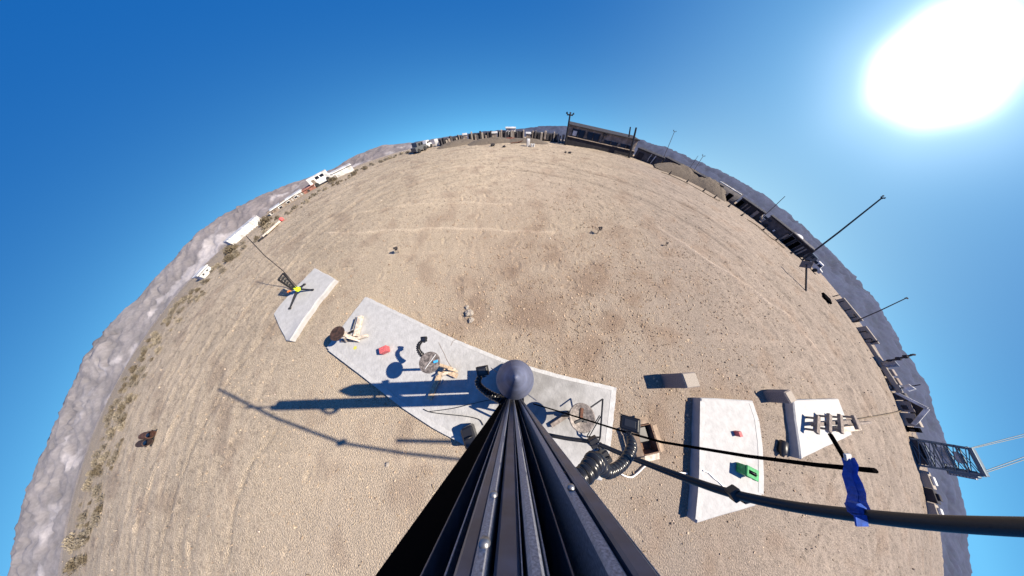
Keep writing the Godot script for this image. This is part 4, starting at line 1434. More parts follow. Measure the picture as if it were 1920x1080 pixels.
func vehicle(label: String, category: String, p: Vector2, yaw: float, l: float, h: float, body: Material, cab: Array) -> Node3D:
	# cab: outline of the side above the sill as shares of length and height
	var o := thing("parked_vehicle", label, category, p, yaw)
	var st := mb()
	var wd := l * 0.40
	var pts := PackedVector2Array()
	for c in cab:
		pts.append(Vector2((c[0] - 0.5) * l, c[1] * h))
	prism(st, pts, wd, Transform3D(Basis.IDENTITY, Vector3(0, 0, -wd / 2)))
	part(st, "body", body, o)
	for k in 2:
		st = mb()
		var x := (0.22 + 0.54 * k - 0.5) * l
		for z in [0.0, -wd]:
			lathe(st, [Vector2(0, -0.03), Vector2(h * 0.20, -0.03), Vector2(h * 0.22, 0.0), Vector2(h * 0.20, 0.03), Vector2(0, 0.03)], 16, Transform3D(Basis(Vector3.RIGHT, PI / 2), Vector3(x, h * 0.21, z)), false)
		part(st, "wheels", M.tyre, o)
	for k in 2:
		st = mb()
		bx(st, Vector3((0.42 + 0.22 * k - 0.5) * l, h * 0.76, 0.004), Vector3(l * 0.17, h * 0.24, 0.012), 0.003)
		part(st, "window", M.glass, o)
	return o


func shrub_mesh(o: Node3D, s: float, n: int, leaf: Material):
	var st := mb()
	for k in 9:
		var a := rng.randf() * TAU
		var e := Vector3(cos(a), rng.randf_range(0.5, 1.4), sin(a)).normalized() * s * rng.randf_range(0.7, 1.0)
		tube(st, [Vector3.ZERO, e * 0.5 + Vector3(0, 0.03, 0) * s, e], [0.02 * s, 0.014 * s, 0.006 * s], 5, false)
	part(st, "stems", M.twig, o)
	st = mb()
	st.set_smooth_group(-1)
	for k in n:
		var a := rng.randf() * TAU
		var q := rng.randf_range(0.0, 1.5)
		var d := Vector3(cos(a) * cos(q * 0.9), sin(q) * 0.75, sin(a) * cos(q * 0.9)) * s * rng.randf_range(0.45, 1.0)
		d += Vector3(noise_mid.get_noise_3dv(d * 5.0), 0, noise_mid.get_noise_3dv(d * 5.0 + Vector3(9, 9, 9))) * 0.3 * s
		var e := Vector3(rng.randfn(), rng.randfn(), rng.randfn()).normalized() * s * 0.13
		var f := Vector3(rng.randfn(), rng.randfn(), rng.randfn()).normalized() * s * 0.07
		for t in [d - e, d + f, d + e]:
			st.add_vertex(t)
		for t in [d - e, d + e, d - f]:
			st.add_vertex(t)
	part(st, "foliage", leaf, o)


func rect(p: Vector2, yaw: float, w: float, h: float) -> Dictionary:
	return {"p": p, "yaw": yaw, "w": w, "h": h}


func simple(called: String, label: String, category: String, b: Dictionary, depth: float, m: Material, piece: String, group := "") -> Node3D:
	var o := thing(called, label, category, b.p, b.yaw, group)
	var st := mb()
	bx(st, Vector3(0, b.h / 2 - 0.02, -depth / 2), Vector3(b.w, b.h + 0.04, depth), 0.008)
	part(st, piece, m, o)
	return o


func build_far_top():
	var st: SurfaceTool
	var b := rect(Vector2(4.475, -11.323), -0.215, 3.369, 0.714)
	var o := thing("brown_building", "long flat-roofed brown building with four dark openings on the far rim", "building", b.p, b.yaw)
	var w: float = b.w
	var h: float = b.h
	st = mb()
	bx(st, Vector3(0, h / 2 - 0.1, -0.75), Vector3(w, h + 0.2, 1.4), 0.008)
	part(st, "wall", M.wall_brown, o)
	st = mb()
	bx(st, Vector3(0, h * 0.18 - 0.06, 0.02), Vector3(w * 1.01, h * 0.36 + 0.12, 0.16), 0.008)
	part(st, "dark_base", M.wall_dark, o)
	st = mb()
	bx(st, Vector3(0, h * 0.39, 0.03), Vector3(w * 1.01, h * 0.035, 0.20), 0.006)
	part(st, "ledge", M.wall_tan, o)
	st = mb()
	bx(st, Vector3(0, h + 0.02, -0.72), Vector3(w * 1.02, 0.05, 1.6), 0.008)
	part(st, "roof", M.wall_dark, o)
	for q in [[0.06, 0.24, 0.86], [0.28, 0.46, 0.86], [0.54, 0.74, 0.62], [0.78, 0.95, 0.62]]:
		st = mb()
		bx(st, Vector3((q[0] + q[1] - 1.0) * w / 2, (0.41 + q[2]) * h / 2, -0.05), Vector3((q[1] - q[0]) * w, (q[2] - 0.41) * h, 0.03), 0.003)
		var wn := part(st, "window", M.glass, o)
		for e in [q[0], (q[0] + q[1]) / 2, q[1]]:
			st = mb()
			bx(st, Vector3((e - 0.5) * w, (0.41 + q[2]) * h / 2, -0.02), Vector3(0.03, (q[2] - 0.41) * h, 0.06), 0.003)
			part(st, "mullion", M.wall_dark, wn)
	st = mb()
	bx(st, Vector3(-0.40 * w, 0.62 * h, -0.03), Vector3(0.06 * w, 0.28 * h, 0.02), 0.003)
	part(st, "glow_pane", M.white, o)  # pale panel painted in for the glow in the first window
	st = mb()
	bx(st, Vector3(0.02 * w, 0.90 * h, 0.02), Vector3(0.05 * w, 0.10 * h, 0.10), 0.006)
	part(st, "wall_lamp", M.black, o)
	st = mb()
	bx(st, Vector3(0.01 * w, 0.66 * h, 0.0), Vector3(0.03, 0.5 * h, 0.06), 0.006)
	part(st, "downpipe", M.wall_dark, o)

	flood_pole("flood_pole", "dark pole with twin floodlights at the brown building's left corner", "floodlight pole", Vector2(2.761, -11.49), Vector3(2.694, -1.579, -11.603), 0.055, 3, M.black)
	flood_pole("utility_pole", "tall dark pole in front of the brown building's right corner", "pole", Vector2(5.922, -10.609), Vector3(5.659, -1.705, -10.843), 0.060, 0, M.black)
	flood_pole("utility_pole", "shorter dark pole just behind the brown building's right end", "pole", Vector2(5.95, -11.058), Vector3(5.594, -1.945, -11.272), 0.045, 0, M.black)
	simple("pale_post", "left one of the two pale posts beside the brown building", "post", rect(Vector2(2.539, -12.044), 0.503, 0.111, 0.315), 0.08, M.stone, "post")
	simple("pale_post", "right one of the two pale posts beside the brown building", "post", rect(Vector2(2.696, -11.948), 0.526, 0.114, 0.378), 0.08, M.stone, "post")

	# dark stacks behind the gravel bank, each with pale uprights
	var n := 0
	for a in [[rect(Vector2(-3.204, -12.015), 0.418, 1.197, 0.266), "dark pallet row at the left end of the gravel bank"], [rect(Vector2(-1.711, -12.409), 0.135, 1.226, 0.31), "dark pallet row between the first and second brick pillars"], [rect(Vector2(-0.059, -12.52), 0.005, 1.394, 0.353), "dark pallet row between the second and third brick pillars"], [rect(Vector2(1.765, -12.395), -0.14, 1.456, 0.336), "dark pallet row between third brick pillar and brown building"]]:
		var b2: Dictionary = a[0]
		var s := simple("pallet_row", a[1], "pallets", b2, 0.5, M.wall_dark, "stack")
		for k in 9:
			st = mb()
			var x: float = (k + 0.5 + 0.25 * sin(k * 3.1 + n)) / 9.0 - 0.5
			bx(st, Vector3(x * b2.w, b2.h * (0.55 + 0.2 * sin(k * 1.9)), -0.1), Vector3(0.05 + 0.06 * absf(sin(k * 2.7)), b2.h * (0.7 + 0.5 * absf(cos(k * 2.2 + n))), 0.3), 0.008)
			part(st, "board", [M.wall_grey, M.wall_dark, M.stone, M.wall_brown][(k + n) % 4], s)
		n += 1
	mound("low left stretch of the gravel bank by the parked jeep", Vector2(-2.824, -11.521), 0.462, 2.3, 0.26, 0.7, 1.0)
	mound("middle stretch of the low gravel bank under the white box trailer", Vector2(-1.041, -11.495), 0.187, 2.5, 0.28, 0.7, 2.0)
	mound("right stretch of the low gravel bank reaching the tall white pillar", Vector2(0.689, -11.592), -0.024, 2.4, 0.24, 0.7, 3.0)
	for a in [[rect(Vector2(-2.518, -12.287), 0.202, 0.205, 0.315), "first brick pillar from the left on the gravel bank"], [rect(Vector2(-0.954, -12.503), 0.076, 0.266, 0.296), "second brick pillar on the gravel bank, beside the middle stretch"], [rect(Vector2(0.882, -12.508), -0.07, 0.235, 0.27), "third brick pillar on the gravel bank, above the tall white post"]]:
		var b3: Dictionary = a[0]
		var p := thing("brick_pillar", a[1], "pillar", b3.p, b3.yaw)
		var c := 0
		var rows := 5
		for k in rows:
			for e in 2:
				st = mb()
				bx(st, Vector3((e - 0.5) * b3.w * 0.5 + (0.02 if k % 2 else -0.02), (k + 0.5) * b3.h / rows, -0.1), Vector3(b3.w * 0.47, b3.h / rows * 0.9, 0.22), 0.008)
				part(st, "brick", [M.brick, M.block, M.stone][(k + e) % 3], p)
		st = mb()
		bx(st, Vector3(0, b3.h + 0.03, -0.1), Vector3(b3.w * 1.25, 0.07, 0.28), 0.01)
		part(st, "white_cap", M.white, p)
	var tr := shed("white box trailer parked behind the middle pallet row", Vector2(-0.072, -12.535), 0.006, 0.493, 0.489, 0.4, M.white, M.white, [[0.1, 0.3, 0.45, 0.8, "window", M.glass]], "trailer")
	st = mb()
	bx(st, Vector3(0, 0.05, 0.05), Vector3(0.46, 0.10, 0.06), 0.008)
	part(st, "pink_skirt", M.wall_red, tr)
	var wpst := simple("white_post", "tall white post with two white buckets on the near dirt", "post", rect(Vector2(0.777, -10.526), 0.121, 0.129, 0.294), 0.14, M.white, "post")
	for x in [0.14, 0.24]:
		st = mb()
		lathe(st, [Vector2(0, 0), Vector2(0.045, 0), Vector2(0.055, 0.12), Vector2(0, 0.12)], 14, Transform3D(Basis.IDENTITY, Vector3(x, 0, 0.05)), false)
		part(st, "bucket", M.white, wpst)
	var pip := thing("rusty_pipe", "long rusty pipe lying along the foot of the gravel bank", "pipe", Vector2(0.322, -11.25), 0.584)
	st = mb()
	tube(st, [Vector3(-0.45, 0.05, 0), Vector3(0, 0.06, 0.02), Vector3(0.45, 0.11, 0)], 0.022, 8)
	part(st, "pipe", M.rust, pip)
	for q in [[Vector2(-0.926, -10.662), "dark lump of scrap below the second brick pillar", 0.16], [Vector2(-0.378, -10.383), "small dark scrap piece on the dirt below the gravel bank", 0.11], [Vector2(2.602, -9.673), "dark fist sized rubble on dirt in front of the brown building", 0.12]]:
		var sc := thing("scrap_lump", q[1], "scrap", q[0], 0.6)
		st = mb()
		lump(st, Vector3(0, q[2] * 0.3, 0), Vector3(1.4, 0.8, 1.0) * q[2], q[2] * 70, 0.5, 8, false)
		part(st, "lump", M.wall_dark, sc)
	vehicle("dark open jeep parked at the left end of the gravel bank", "jeep", Vector2(-4.495, -10.904), 1.19, 0.80, 0.42, M.car, [[0.0, 0.2], [1.0, 0.2], [1.0, 0.55], [0.72, 0.60], [0.66, 0.98], [0.22, 1.0], [0.18, 0.60], [0.0, 0.58]])
	vehicle("small white car parked just behind the dark jeep", "car", Vector2(-4.398, -11.754), 1.233, 0.55, 0.34, M.white, [[0.0, 0.2], [1.0, 0.2], [1.0, 0.5], [0.78, 0.62], [0.64, 1.0], [0.28, 1.0], [0.15, 0.6], [0.0, 0.55]])
	simple("leaning_sheet", "leaning white sheet between the jeep and the gravel bank", "panel", rect(Vector2(-4.001, -11.892), 0.325, 0.179, 0.327), 0.03, M.white, "panel")


func build_far_left():
	var st: SurfaceTool
	shed("long plain white trailer, uppermost of the white buildings on the left rim", Vector2(-8.171, -9.541), 0.703, 0.927, 0.219, 0.6, M.white, M.white, [[0.04, 0.12, 0.1, 0.75, "door", M.wall_tan]], "trailer")
	var rv := vehicle("white motor home with dark windows beside the long white trailer", "motor home", Vector2(-8.908, -8.876), 0.781, 1.0, 0.42, M.white, [[0.0, 0.16], [1.0, 0.16], [1.0, 0.55], [0.90, 0.62], [0.93, 1.0], [0.0, 1.0]])
	st = mb()
	bx(st, Vector3(-0.30, 0.20, 0.006), Vector3(0.14, 0.26, 0.012), 0.003)
	part(st, "door", M.wall_tan, rv)
	shed("low building with a dull red roof between motor home and white sheds", Vector2(-9.378, -8.378), 0.837, 0.55, 0.122, 0.6, M.wall_red, M.wall_red, [[0.3, 0.5, 0.1, 0.8, "door", M.wall_dark]], "building")
	shed("long low pale building running behind the row of small white sheds", Vector2(-10.012, -7.586), 0.919, 1.453, 0.132, 0.5, M.wall_tan, M.white, [[0.2, 0.3, 0.2, 0.7, "window", M.glass], [0.45, 0.55, 0.2, 0.7, "window", M.glass], [0.7, 0.8, 0.2, 0.7, "window", M.glass]], "building")
	var k := 0
	for r in [rect(Vector2(-9.996, -7.641), 0.918, 0.093, 0.148), rect(Vector2(-9.91, -7.752), 0.907, 0.094, 0.139), rect(Vector2(-9.821, -7.863), 0.869, 0.095, 0.132), rect(Vector2(-9.729, -7.974), 0.884, 0.096, 0.125), rect(Vector2(-9.625, -8.099), 0.871, 0.098, 0.125)]:
		shed(["lowest and leftmost white shed in the row of five", "second white shed up from the row's lower left end", "middle white shed in the row of five small sheds", "fourth white shed up the row of five", "topmost white shed in the row, beside the red roof"][k], r.p, r.yaw, r.w, r.h, 0.25, M.white, M.white, [[0.3, 0.7, 0.05, 0.7, "door", M.wall_grey]], "shed", "row of small white sheds")
		k += 1
	shed("small dark brown shed at the lower end of the white shed row", Vector2(-10.117, -7.483), 0.92, 0.183, 0.148, 0.3, M.wall_dark, M.wall_brown, [[0.2, 0.6, 0.0, 0.7, "door", M.glass]])
	shed("small pale flat building above the dark bush and big white building", Vector2(-10.44, -7.028), 0.971, 0.343, 0.111, 0.3, M.white, M.wall_tan, [[0.2, 0.4, 0.1, 0.7, "door", M.wall_dark], [0.6, 0.8, 0.3, 0.7, "window", M.glass]])
	var b := rect(Vector2(-10.955, -5.909), 1.252, 1.389, 0.238)
	var g := thing("white_greenhouse", "large white ribbed polytunnel building on the left rim", "greenhouse", b.p, b.yaw)
	st = mb()
	bx(st, Vector3(0, b.h * 0.46 - 0.05, -0.4), Vector3(b.w, b.h * 0.92 + 0.1, 0.8), 0.01)
	part(st, "cover", M.white, g)
	for q in 13:
		st = mb()
		var x: float = (q / 12.0 - 0.5) * b.w
		beam(st, Vector3(x, 0, 0.01), Vector3(x, b.h * (0.98 + 0.05 * sin(q * 2.3)), 0.01), 0.03, 0.03, Vector3.BACK, 0.003)
		part(st, "rib", M.white, g)
	for q in 3:
		st = mb()
		bx(st, Vector3(0, b.h * (0.25 + 0.3 * q), 0.004), Vector3(b.w, 0.02, 0.02), 0.003)
		part(st, "rail", M.white, g)
	shed("small white cabin trailer with two dark windows, lowest on the left rim", Vector2(-11.159, -3.838), 1.546, 0.447, 0.155, 0.35, M.white, M.white, [[0.15, 0.35, 0.45, 0.75, "window", M.glass], [0.55, 0.75, 0.45, 0.75, "window", M.glass]], "trailer")
	var gl := thing("fallen_sign", "long white board with red end lying by the left scrub", "board", Vector2(-8.919, -5.468), 1.298)
	st = mb()
	bx(st, Vector3(-0.08, 0.05, 0), Vector3(0.80, 0.06, 0.10), 0.01)
	part(st, "board", M.wood_pale, gl)
	st = mb()
	bx(st, Vector3(0.42, 0.06, -0.02), Vector3(0.12, 0.11, 0.11), 0.02)
	part(st, "red_end", M.red, gl)
	var pl := thing("dark_plank", "short dark plank lying on the dirt below the red ended board", "plank", Vector2(-9.076, -4.974), 0.864)
	st = mb()
	bx(st, Vector3(0, 0.025, 0), Vector3(0.36, 0.05, 0.09), 0.008)
	part(st, "plank", M.wall_dark, pl)

	# scrub: four shrubs are grown, the others are copies of them
	var kinds := []
	var looks := ["grey brown desert shrub", "pale straw coloured shrub", "low dark twiggy shrub"]
	var spots := ["in the scrub strip below the small cabin trailer", "on the scrub between cabin trailer and white polytunnel", "on the scrub below the row of small white sheds", "on the scrub between motor home and parked jeep"]
	var leaves := [M.leaf, mat(Color(0.28, 0.24, 0.18), 0.9), mat(Color(0.13, 0.105, 0.07), 0.9)]
	var line := PackedVector2Array([Vector2(-10.812, 4.097), Vector2(-10.916, 3.438), Vector2(-10.903, 2.822), Vector2(-11.141, 1.844), Vector2(-11.41, 0.781), Vector2(-11.641, -0.181), Vector2(-11.554, -1.234), Vector2(-11.363, -2.331), Vector2(-10.712, -3.111), Vector2(-10.429, -4.012), Vector2(-10.043, -4.667), Vector2(-9.657, -5.334), Vector2(-9.261, -6.013), Vector2(-8.637, -6.665), Vector2(-8.241, -7.654), Vector2(-7.489, -8.677), Vector2(-6.792, -9.983), Vector2(-5.876, -10.845), Vector2(-4.79, -11.491)])
	var band := [1.0, 1.0, 1.0, 1.0, 0.95, 0.9, 0.8, 0.7, 0.55, 0.45, 0.4, 0.4, 0.4, 0.35, 0.3, 0.3, 0.3, 0.3, 0.3]
	var made := 0
	for s in line.size() - 1:
		var count := int(line[s].distance_to(line[s + 1]) * (21.0 if s < 8 else 9.0))
		for c in count:
			var p := line[s].lerp(line[s + 1], rng.randf())
			var out := p.normalized()
			p += out * rng.randf_range(-1.0, 1.0) * float(band[s])
			var kind := [0, 0, 1, 2][rng.randi() % 4] as int
			var size := rng.randf_range(0.28, 0.72)
			if kinds.size() < 3:
				kind = kinds.size()
			var spot: String = spots[0 if s < 8 else 1 if s < 10 else 2 if s < 14 else 3]
			var o: Node3D
			if kinds.size() < 3:
				o = thing("desert_shrub", "", "shrub", p, rng.randf() * TAU)
				shrub_mesh(o, 0.20, 260, leaves[kind])
				o.set_meta("kind_name", "desert_shrub")
				kinds.append(o)
			else:
				o = dup(kinds[kind], p, rng.randf() * TAU, "", size)
			tag(o, looks[kind] + " " + spot, "shrub", looks[kind] + "s " + spot)
			made += 1
	for q in [[Vector2(-10.102, -6.213), "largest dark bush, at the upper end of the white polytunnel", 0.28], [Vector2(-10.705, -4.795), "round dark bush just below the white polytunnel's lower corner", 0.27], [Vector2(-10.247, -4.261), "second bush below the polytunnel, nearer the small cabin trailer", 0.20], [Vector2(-8.338, -8.851), "dark bush in front of the gap between motor home and long trailer", 0.22]]:
		var o := thing("desert_bush", q[1], "bush", q[0], 1.0)
		shrub_mesh(o, q[2], 520, leaves[2])


func build_far_right():
	var st: SurfaceTool
	shed("dark grey shed just right of the brown building", Vector2(6.782, -10.462), -0.688, 1.286, 0.385, 0.7, M.wall_grey, M.wall_dark, [[0.1, 0.3, 0.0, 0.7, "door", M.wall_dark], [0.55, 0.75, 0.3, 0.7, "window", M.glass]])
	shed("very long low dark shed behind the two gravel mounds", Vector2(8.444, -9.17), -0.72, 2.735, 0.334, 0.7, M.wall_grey, M.wall_dark, [[0.08, 0.16, 0.3, 0.75, "window", M.glass], [0.24, 0.32, 0.3, 0.75, "window", M.glass], [0.4, 0.48, 0.3, 0.75, "window", M.glass], [0.56, 0.64, 0.3, 0.75, "window", M.glass], [0.72, 0.8, 0.3, 0.75, "window", M.glass], [0.86, 0.94, 0.3, 0.75, "window", M.glass]])
	var cr := vehicle("white framed cart with dark load before the grey shed", "cart", Vector2(6.735, -10.602), -0.889, 0.95, 0.42, M.wall_dark, [[0.0, 0.22], [1.0, 0.22], [1.0, 0.5], [0.7, 0.62], [0.62, 0.95], [0.4, 0.75], [0.1, 0.9], [0.0, 0.5]])
	for x in [-0.42, -0.1, 0.15, 0.36]:
		st = mb()
		beam(st, Vector3(x, 0.02, 0.03), Vector3(x + 0.05, 0.40, 0.03), 0.035, 0.035, Vector3.BACK)
		part(st, "upright", M.white, cr)
	mound("larger left gravel mound in front of the very long shed", Vector2(8.353, -9.389), -0.462, 2.9, 0.46, 1.1, 4.0)
	mound("smaller right gravel mound beside the arched hut", Vector2(9.176, -8.59), -0.809, 2.0, 0.44, 1.0, 5.0)
	var b := rect(Vector2(9.682, -8.006), -0.877, 1.008, 0.444)
	var q := thing("arched_hut", "grey arched hut with white roof edge and dark doorway", "hut", b.p, b.yaw)
	st = mb()
	var arch := PackedVector2Array()
	for k in 17:
		var a := PI * k / 16.0
		arch.append(Vector2(cos(a) * 0.55, sin(a) * b.h))
	prism(st, arch, b.w, Transform3D(Basis(Vector3.UP, PI / 2), Vector3(0, 0, -0.5)))
	part(st, "shell", M.wall_grey, q)
	st = mb()
	bx(st, Vector3(-0.05 * b.w, b.h * 0.93, -0.30), Vector3(b.w * 1.02, 0.03, 0.10), 0.006)
	part(st, "roof_edge", M.white, q)
	st = mb()
	bx(st, Vector3(0.16 * b.w, b.h * 0.32, 0.04), Vector3(b.w * 0.22, b.h * 0.64, 0.10), 0.006)
	var dr := part(st, "doorway", M.slot, q)
	for x in [0.05, 0.27]:
		st = mb()
		bx(st, Vector3(x * b.w, b.h * 0.33, 0.08), Vector3(0.03, b.h * 0.66, 0.05), 0.004)
		part(st, "jamb", M.wall_tan, dr)
	var dk := simple("dark_crate", "dark crate on white feet before the arched hut", "crate", rect(Vector2(9.637, -8.073), -0.874, 0.245, 0.16), 0.3, M.wall_dark, "crate")
	st = mb()
	bx(st, Vector3(0, 0.03, 0.05), Vector3(0.40, 0.05, 0.12), 0.008)
	part(st, "foot", M.white, dk)
	shed("dark open-fronted shed with pale posts right of the arched hut", Vector2(10.35, -7.123), -0.968, 1.017, 0.331, 0.6, M.wall_dark, M.wall_dark, [[0.02, 0.2, 0.05, 0.85, "opening", M.slot], [0.28, 0.34, 0.0, 0.9, "post", M.wall_tan], [0.42, 0.48, 0.0, 0.9, "post", M.wall_tan], [0.72, 0.86, 0.0, 0.9, "panel", M.wall_brown]])
	vehicle("pale cluttered flatbed in front of the middle dark shed", "truck", Vector2(10.76, -6.507), -1.023, 0.75, 0.34, M.stone, [[0.0, 0.2], [1.0, 0.2], [1.0, 0.6], [0.85, 0.95], [0.70, 0.95], [0.66, 0.55], [0.3, 0.5], [0.2, 0.8], [0.0, 0.7]])
	var sd := shed("broad dark shed with a white dome at its right end", Vector2(11.002, -6.072), -1.064, 0.982, 0.381, 0.6, M.wall_grey, M.wall_dark, [[0.5, 0.58, 0.15, 0.4, "panel", M.white], [0.9, 0.99, 0.05, 0.8, "door", M.wall_brown]])
	st = mb()
	lathe(st, [Vector2(0.17, 0.0), Vector2(0.15, 0.05), Vector2(0.09, 0.085), Vector2(0.001, 0.10)], 20, Transform3D(Basis.IDENTITY, Vector3(0.72, 0.376, -0.3)))
	part(st, "dome", M.white, sd)
	shed("dark three-bay shed at the right end of the shed row", Vector2(11.437, -5.211), -1.146, 0.893, 0.397, 0.6, M.wall_dark, M.wall_grey, [[0.05, 0.25, 0.0, 0.85, "bay", M.slot], [0.35, 0.55, 0.0, 0.85, "bay", M.slot], [0.65, 0.72, 0.0, 0.8, "post", M.stone], [0.78, 0.84, 0.0, 0.8, "post", M.stone]])
	vehicle("dark van at the right end of the shed row", "van", Vector2(11.666, -4.694), -1.19, 0.55, 0.36, M.car, [[0.0, 0.2], [1.0, 0.2], [1.0, 0.55], [0.86, 0.95], [0.08, 1.0], [0.0, 0.6]])
	vehicle("white pickup truck beyond the sign board", "truck", Vector2(11.793, -4.364), -1.217, 0.7, 0.32, M.white, [[0.0, 0.22], [1.0, 0.22], [1.0, 0.52], [0.80, 0.58], [0.70, 1.0], [0.42, 1.0], [0.38, 0.55], [0.0, 0.55]])

	# row of small dark cones with a rope laid past them
	var cone: Node3D = null
	var at_px := [Vector2(7.32, -9.072), Vector2(7.919, -8.52), Vector2(8.419, -7.907), Vector2(8.771, -7.526), Vector2(9.13, -6.979), Vector2(9.443, -6.47), Vector2(10.154, -5.827), Vector2(10.505, -5.363), Vector2(10.965, -4.824)]
	var told := ["small dark marker cone, first from the brown building, before the gravel mounds", "small dark marker cone, second in the row, before the larger mound", "small dark marker cone at the foot of the smaller gravel mound", "small dark marker cone just below the arched hut's mound", "small dark marker cone below the dark crate and arched hut", "small dark marker cone below the open-fronted shed", "small dark marker cone below the pale flatbed truck", "small dark marker cone below the domed shed", "small dark marker cone, last of the row, near the sign board"]
	for i in at_px.size():
		if cone == null:
			cone = thing("marker_cone", told[i], "cone", at_px[i], 0.0, "row of marker cones along the right rim")
			st = mb()
			lathe(st, [Vector2(0.0, 0.0), Vector2(0.05, 0.0), Vector2(0.04, 0.012), Vector2(0.008, 0.15), Vector2(0, 0.155)], 10, Transform3D.IDENTITY, false)
			part(st, "cone", M.wall_dark, cone)
			cone.set_meta("kind_name", "marker_cone")
		else:
			dup(cone, at_px[i], i * 0.9, told[i])
	cable(PackedVector2Array([Vector2(6.83, -8.986), Vector2(7.202, -8.881), Vector2(7.801, -8.35), Vector2(8.304, -7.755), Vector2(8.657, -7.386), Vector2(8.927, -7.296)]), 0.012, 0.01, M.twig, "rope lying on the dirt along the upper marker cones")
	cable(PackedVector2Array([Vector2(9.645, -6.303), Vector2(9.974, -6.088), Vector2(10.098, -5.743), Vector2(10.181, -5.464), Vector2(10.451, -5.286), Vector2(10.707, -4.995)]), 0.012, 0.01, M.twig, "rope lying on the dirt along the lower marker cones")

	# masts
	flood_pole("lattice_mast", "tall dark mast with lamp head leaning over the right rim", "mast", Vector2(11.688, -4.638), Vector3(11.991, -0.656, -5.626), 0.032, 2, M.black)
	flood_pole("thin_mast", "thin wire-like mast with small fork above the long dark shed", "mast", Vector2(7.428, -10.131), Vector3(7.263, -1.639, -10.478), 0.015, 2, M.wall_grey)
	flood_pole("thin_mast", "thin mast standing behind the broad domed shed", "mast", Vector2(10.712, -6.587), Vector3(10.673, -1.817, -6.836), 0.016, 0, M.wall_grey)
	flood_pole("thin_mast", "slender mast with T-shaped top beyond the low tan walls", "mast", Vector2(12.386, -2.112), Vector3(12.422, -1.766, -2.563), 0.020, 2, M.wall_grey)
	flood_pole("thin_mast", "short aerial, left of the two over the long dark shed", "aerial", Vector2(8.368, -9.376), Vector3(8.278, -2.044, -9.434), 0.012, 0, M.wall_grey)
	flood_pole("thin_mast", "short aerial with dark knob, right of the pair over the long shed", "aerial", Vector2(8.531, -9.228), Vector3(8.433, -1.976, -9.343), 0.014, 2, M.wall_grey)

	# sign board on a post
	var sg := thing("sign_board", "blank brown sign board on a thin leaning post near the right rim", "sign", Vector2(9.685, -2.89))
	var st0 := loc(sg, Vector3(9.378, -1.415, -3.574))
	st = mb()
	rod(st, Vector3.ZERO, st0, 0.022)
	part(st, "post", M.black, sg)
	st = mb()
	bx(st, st0, Vector3(0.25, 0.21, 0.02), 0.006, sg.basis.inverse() * Basis.looking_at(sg.position + sg.basis * st0 - Vector3(0, EYE, 0), Vector3(0.75, 0.3, -0.6)) * Basis(Vector3.BACK, 0.35))
	part(st, "board", M.wall_tan, sg)
	var bp := thing("rubber_mat", "square black rubber mat lying flat on the dirt right of the sign board", "mat", Vector2(10.935, -2.819), 0.75)
	st = mb()
	bx(st, Vector3(0, 0.03, 0), Vector3(0.34, 0.05, 0.30), 0.006)
	part(st, "mat", M.slot, bp)

	# low walls and the small stakes along them
	simple("low_wall", "longer low tan wall on the right rim", "wall", rect(Vector2(12.296, -2.567), -1.368, 0.873, 0.195), 0.12, M.stone, "wall")
	simple("low_wall", "shorter low tan wall below the longer one on the right rim", "wall", rect(Vector2(12.452, -1.646), -1.443, 0.612, 0.219), 0.12, M.stone, "wall")
	var stake: Node3D = null
	var sp := [Vector2(12.072, -3.113), Vector2(12.231, -2.901), Vector2(12.299, -2.585), Vector2(12.355, -2.298), Vector2(12.382, -2.148), Vector2(12.436, -1.791), Vector2(12.468, -1.535)]
	var said := ["hooked dark stake, uppermost beside the longer tan wall", "hooked dark stake, second from the top beside the longer tan wall", "hooked dark stake halfway along the longer tan wall", "hooked dark stake near the lower end of the longer tan wall", "hooked dark stake in the gap between the two tan walls", "hooked dark stake beside the shorter tan wall", "hooked dark stake at the lower end of the shorter tan wall"]
	for i in sp.size():
		if stake == null:
			stake = thing("hooked_stake", said[i], "stake", sp[i], 0.4, "stakes along the tan walls")
			st = mb()
			tube(st, [Vector3.ZERO, Vector3(0, 0.14, 0), Vector3(0.10, 0.15, 0.02)], 0.018, 6)
			part(st, "rod", M.wall_dark, stake)
			stake.set_meta("kind_name", "hooked_stake")
		else:
			dup(stake, sp[i], i * 0.8, said[i])
	var bb := thing("white_beam", "long white beam lying along the right rim before the scrap", "beam", Vector2(12.542, -0.619), -1.528)
	st = mb()
	bx(st, Vector3(0, 0.07, 0), Vector3(1.55, 0.12, 0.12), 0.015)
	part(st, "beam", M.stone, bb)
	st = mb()
	for x in [-0.6, 0.0, 0.6]:
		bx(st, Vector3(x, 0.005, 0), Vector3(0.10, 0.03, 0.20), 0.006)
	part(st, "chocks", M.wall_dark, bb)
	flood_pole("leaning_pole", "short dark pole leaning over the shorter tan wall", "pole", Vector2(12.486, -1.387), Vector3(12.139, -2.682, -1.398), 0.03, 0, M.wall_dark)
	var pc := thing("steel_cylinder", "grey steel cylinder on struts behind the white beam", "cylinder", Vector2(12.539, -0.68), 0.1)
	st = mb()
	rod(st, Vector3(0, 0.10, 0), loc(pc, Vector3(12.221, -2.629, -0.684)), 0.10, 16)
	part(st, "shell", M.steel, pc)
	var ar := flood_pole("jointed_boom", "jointed dark boom reaching out past the mountains' foot", "boom", Vector2(12.538, -0.703), Vector3(12.369, -2.31, -0.907), 0.04, 1, M.wall_grey)
	for f in [0.35, 0.6, 0.8]:
		st = mb()
		var e: Vector3 = loc(ar, Vector3(12.369, -2.31, -0.907)) * f
		bx(st, e, Vector3(0.14, 0.10, 0.10), 0.02)
		part(st, "joint", M.wall_dark, ar)
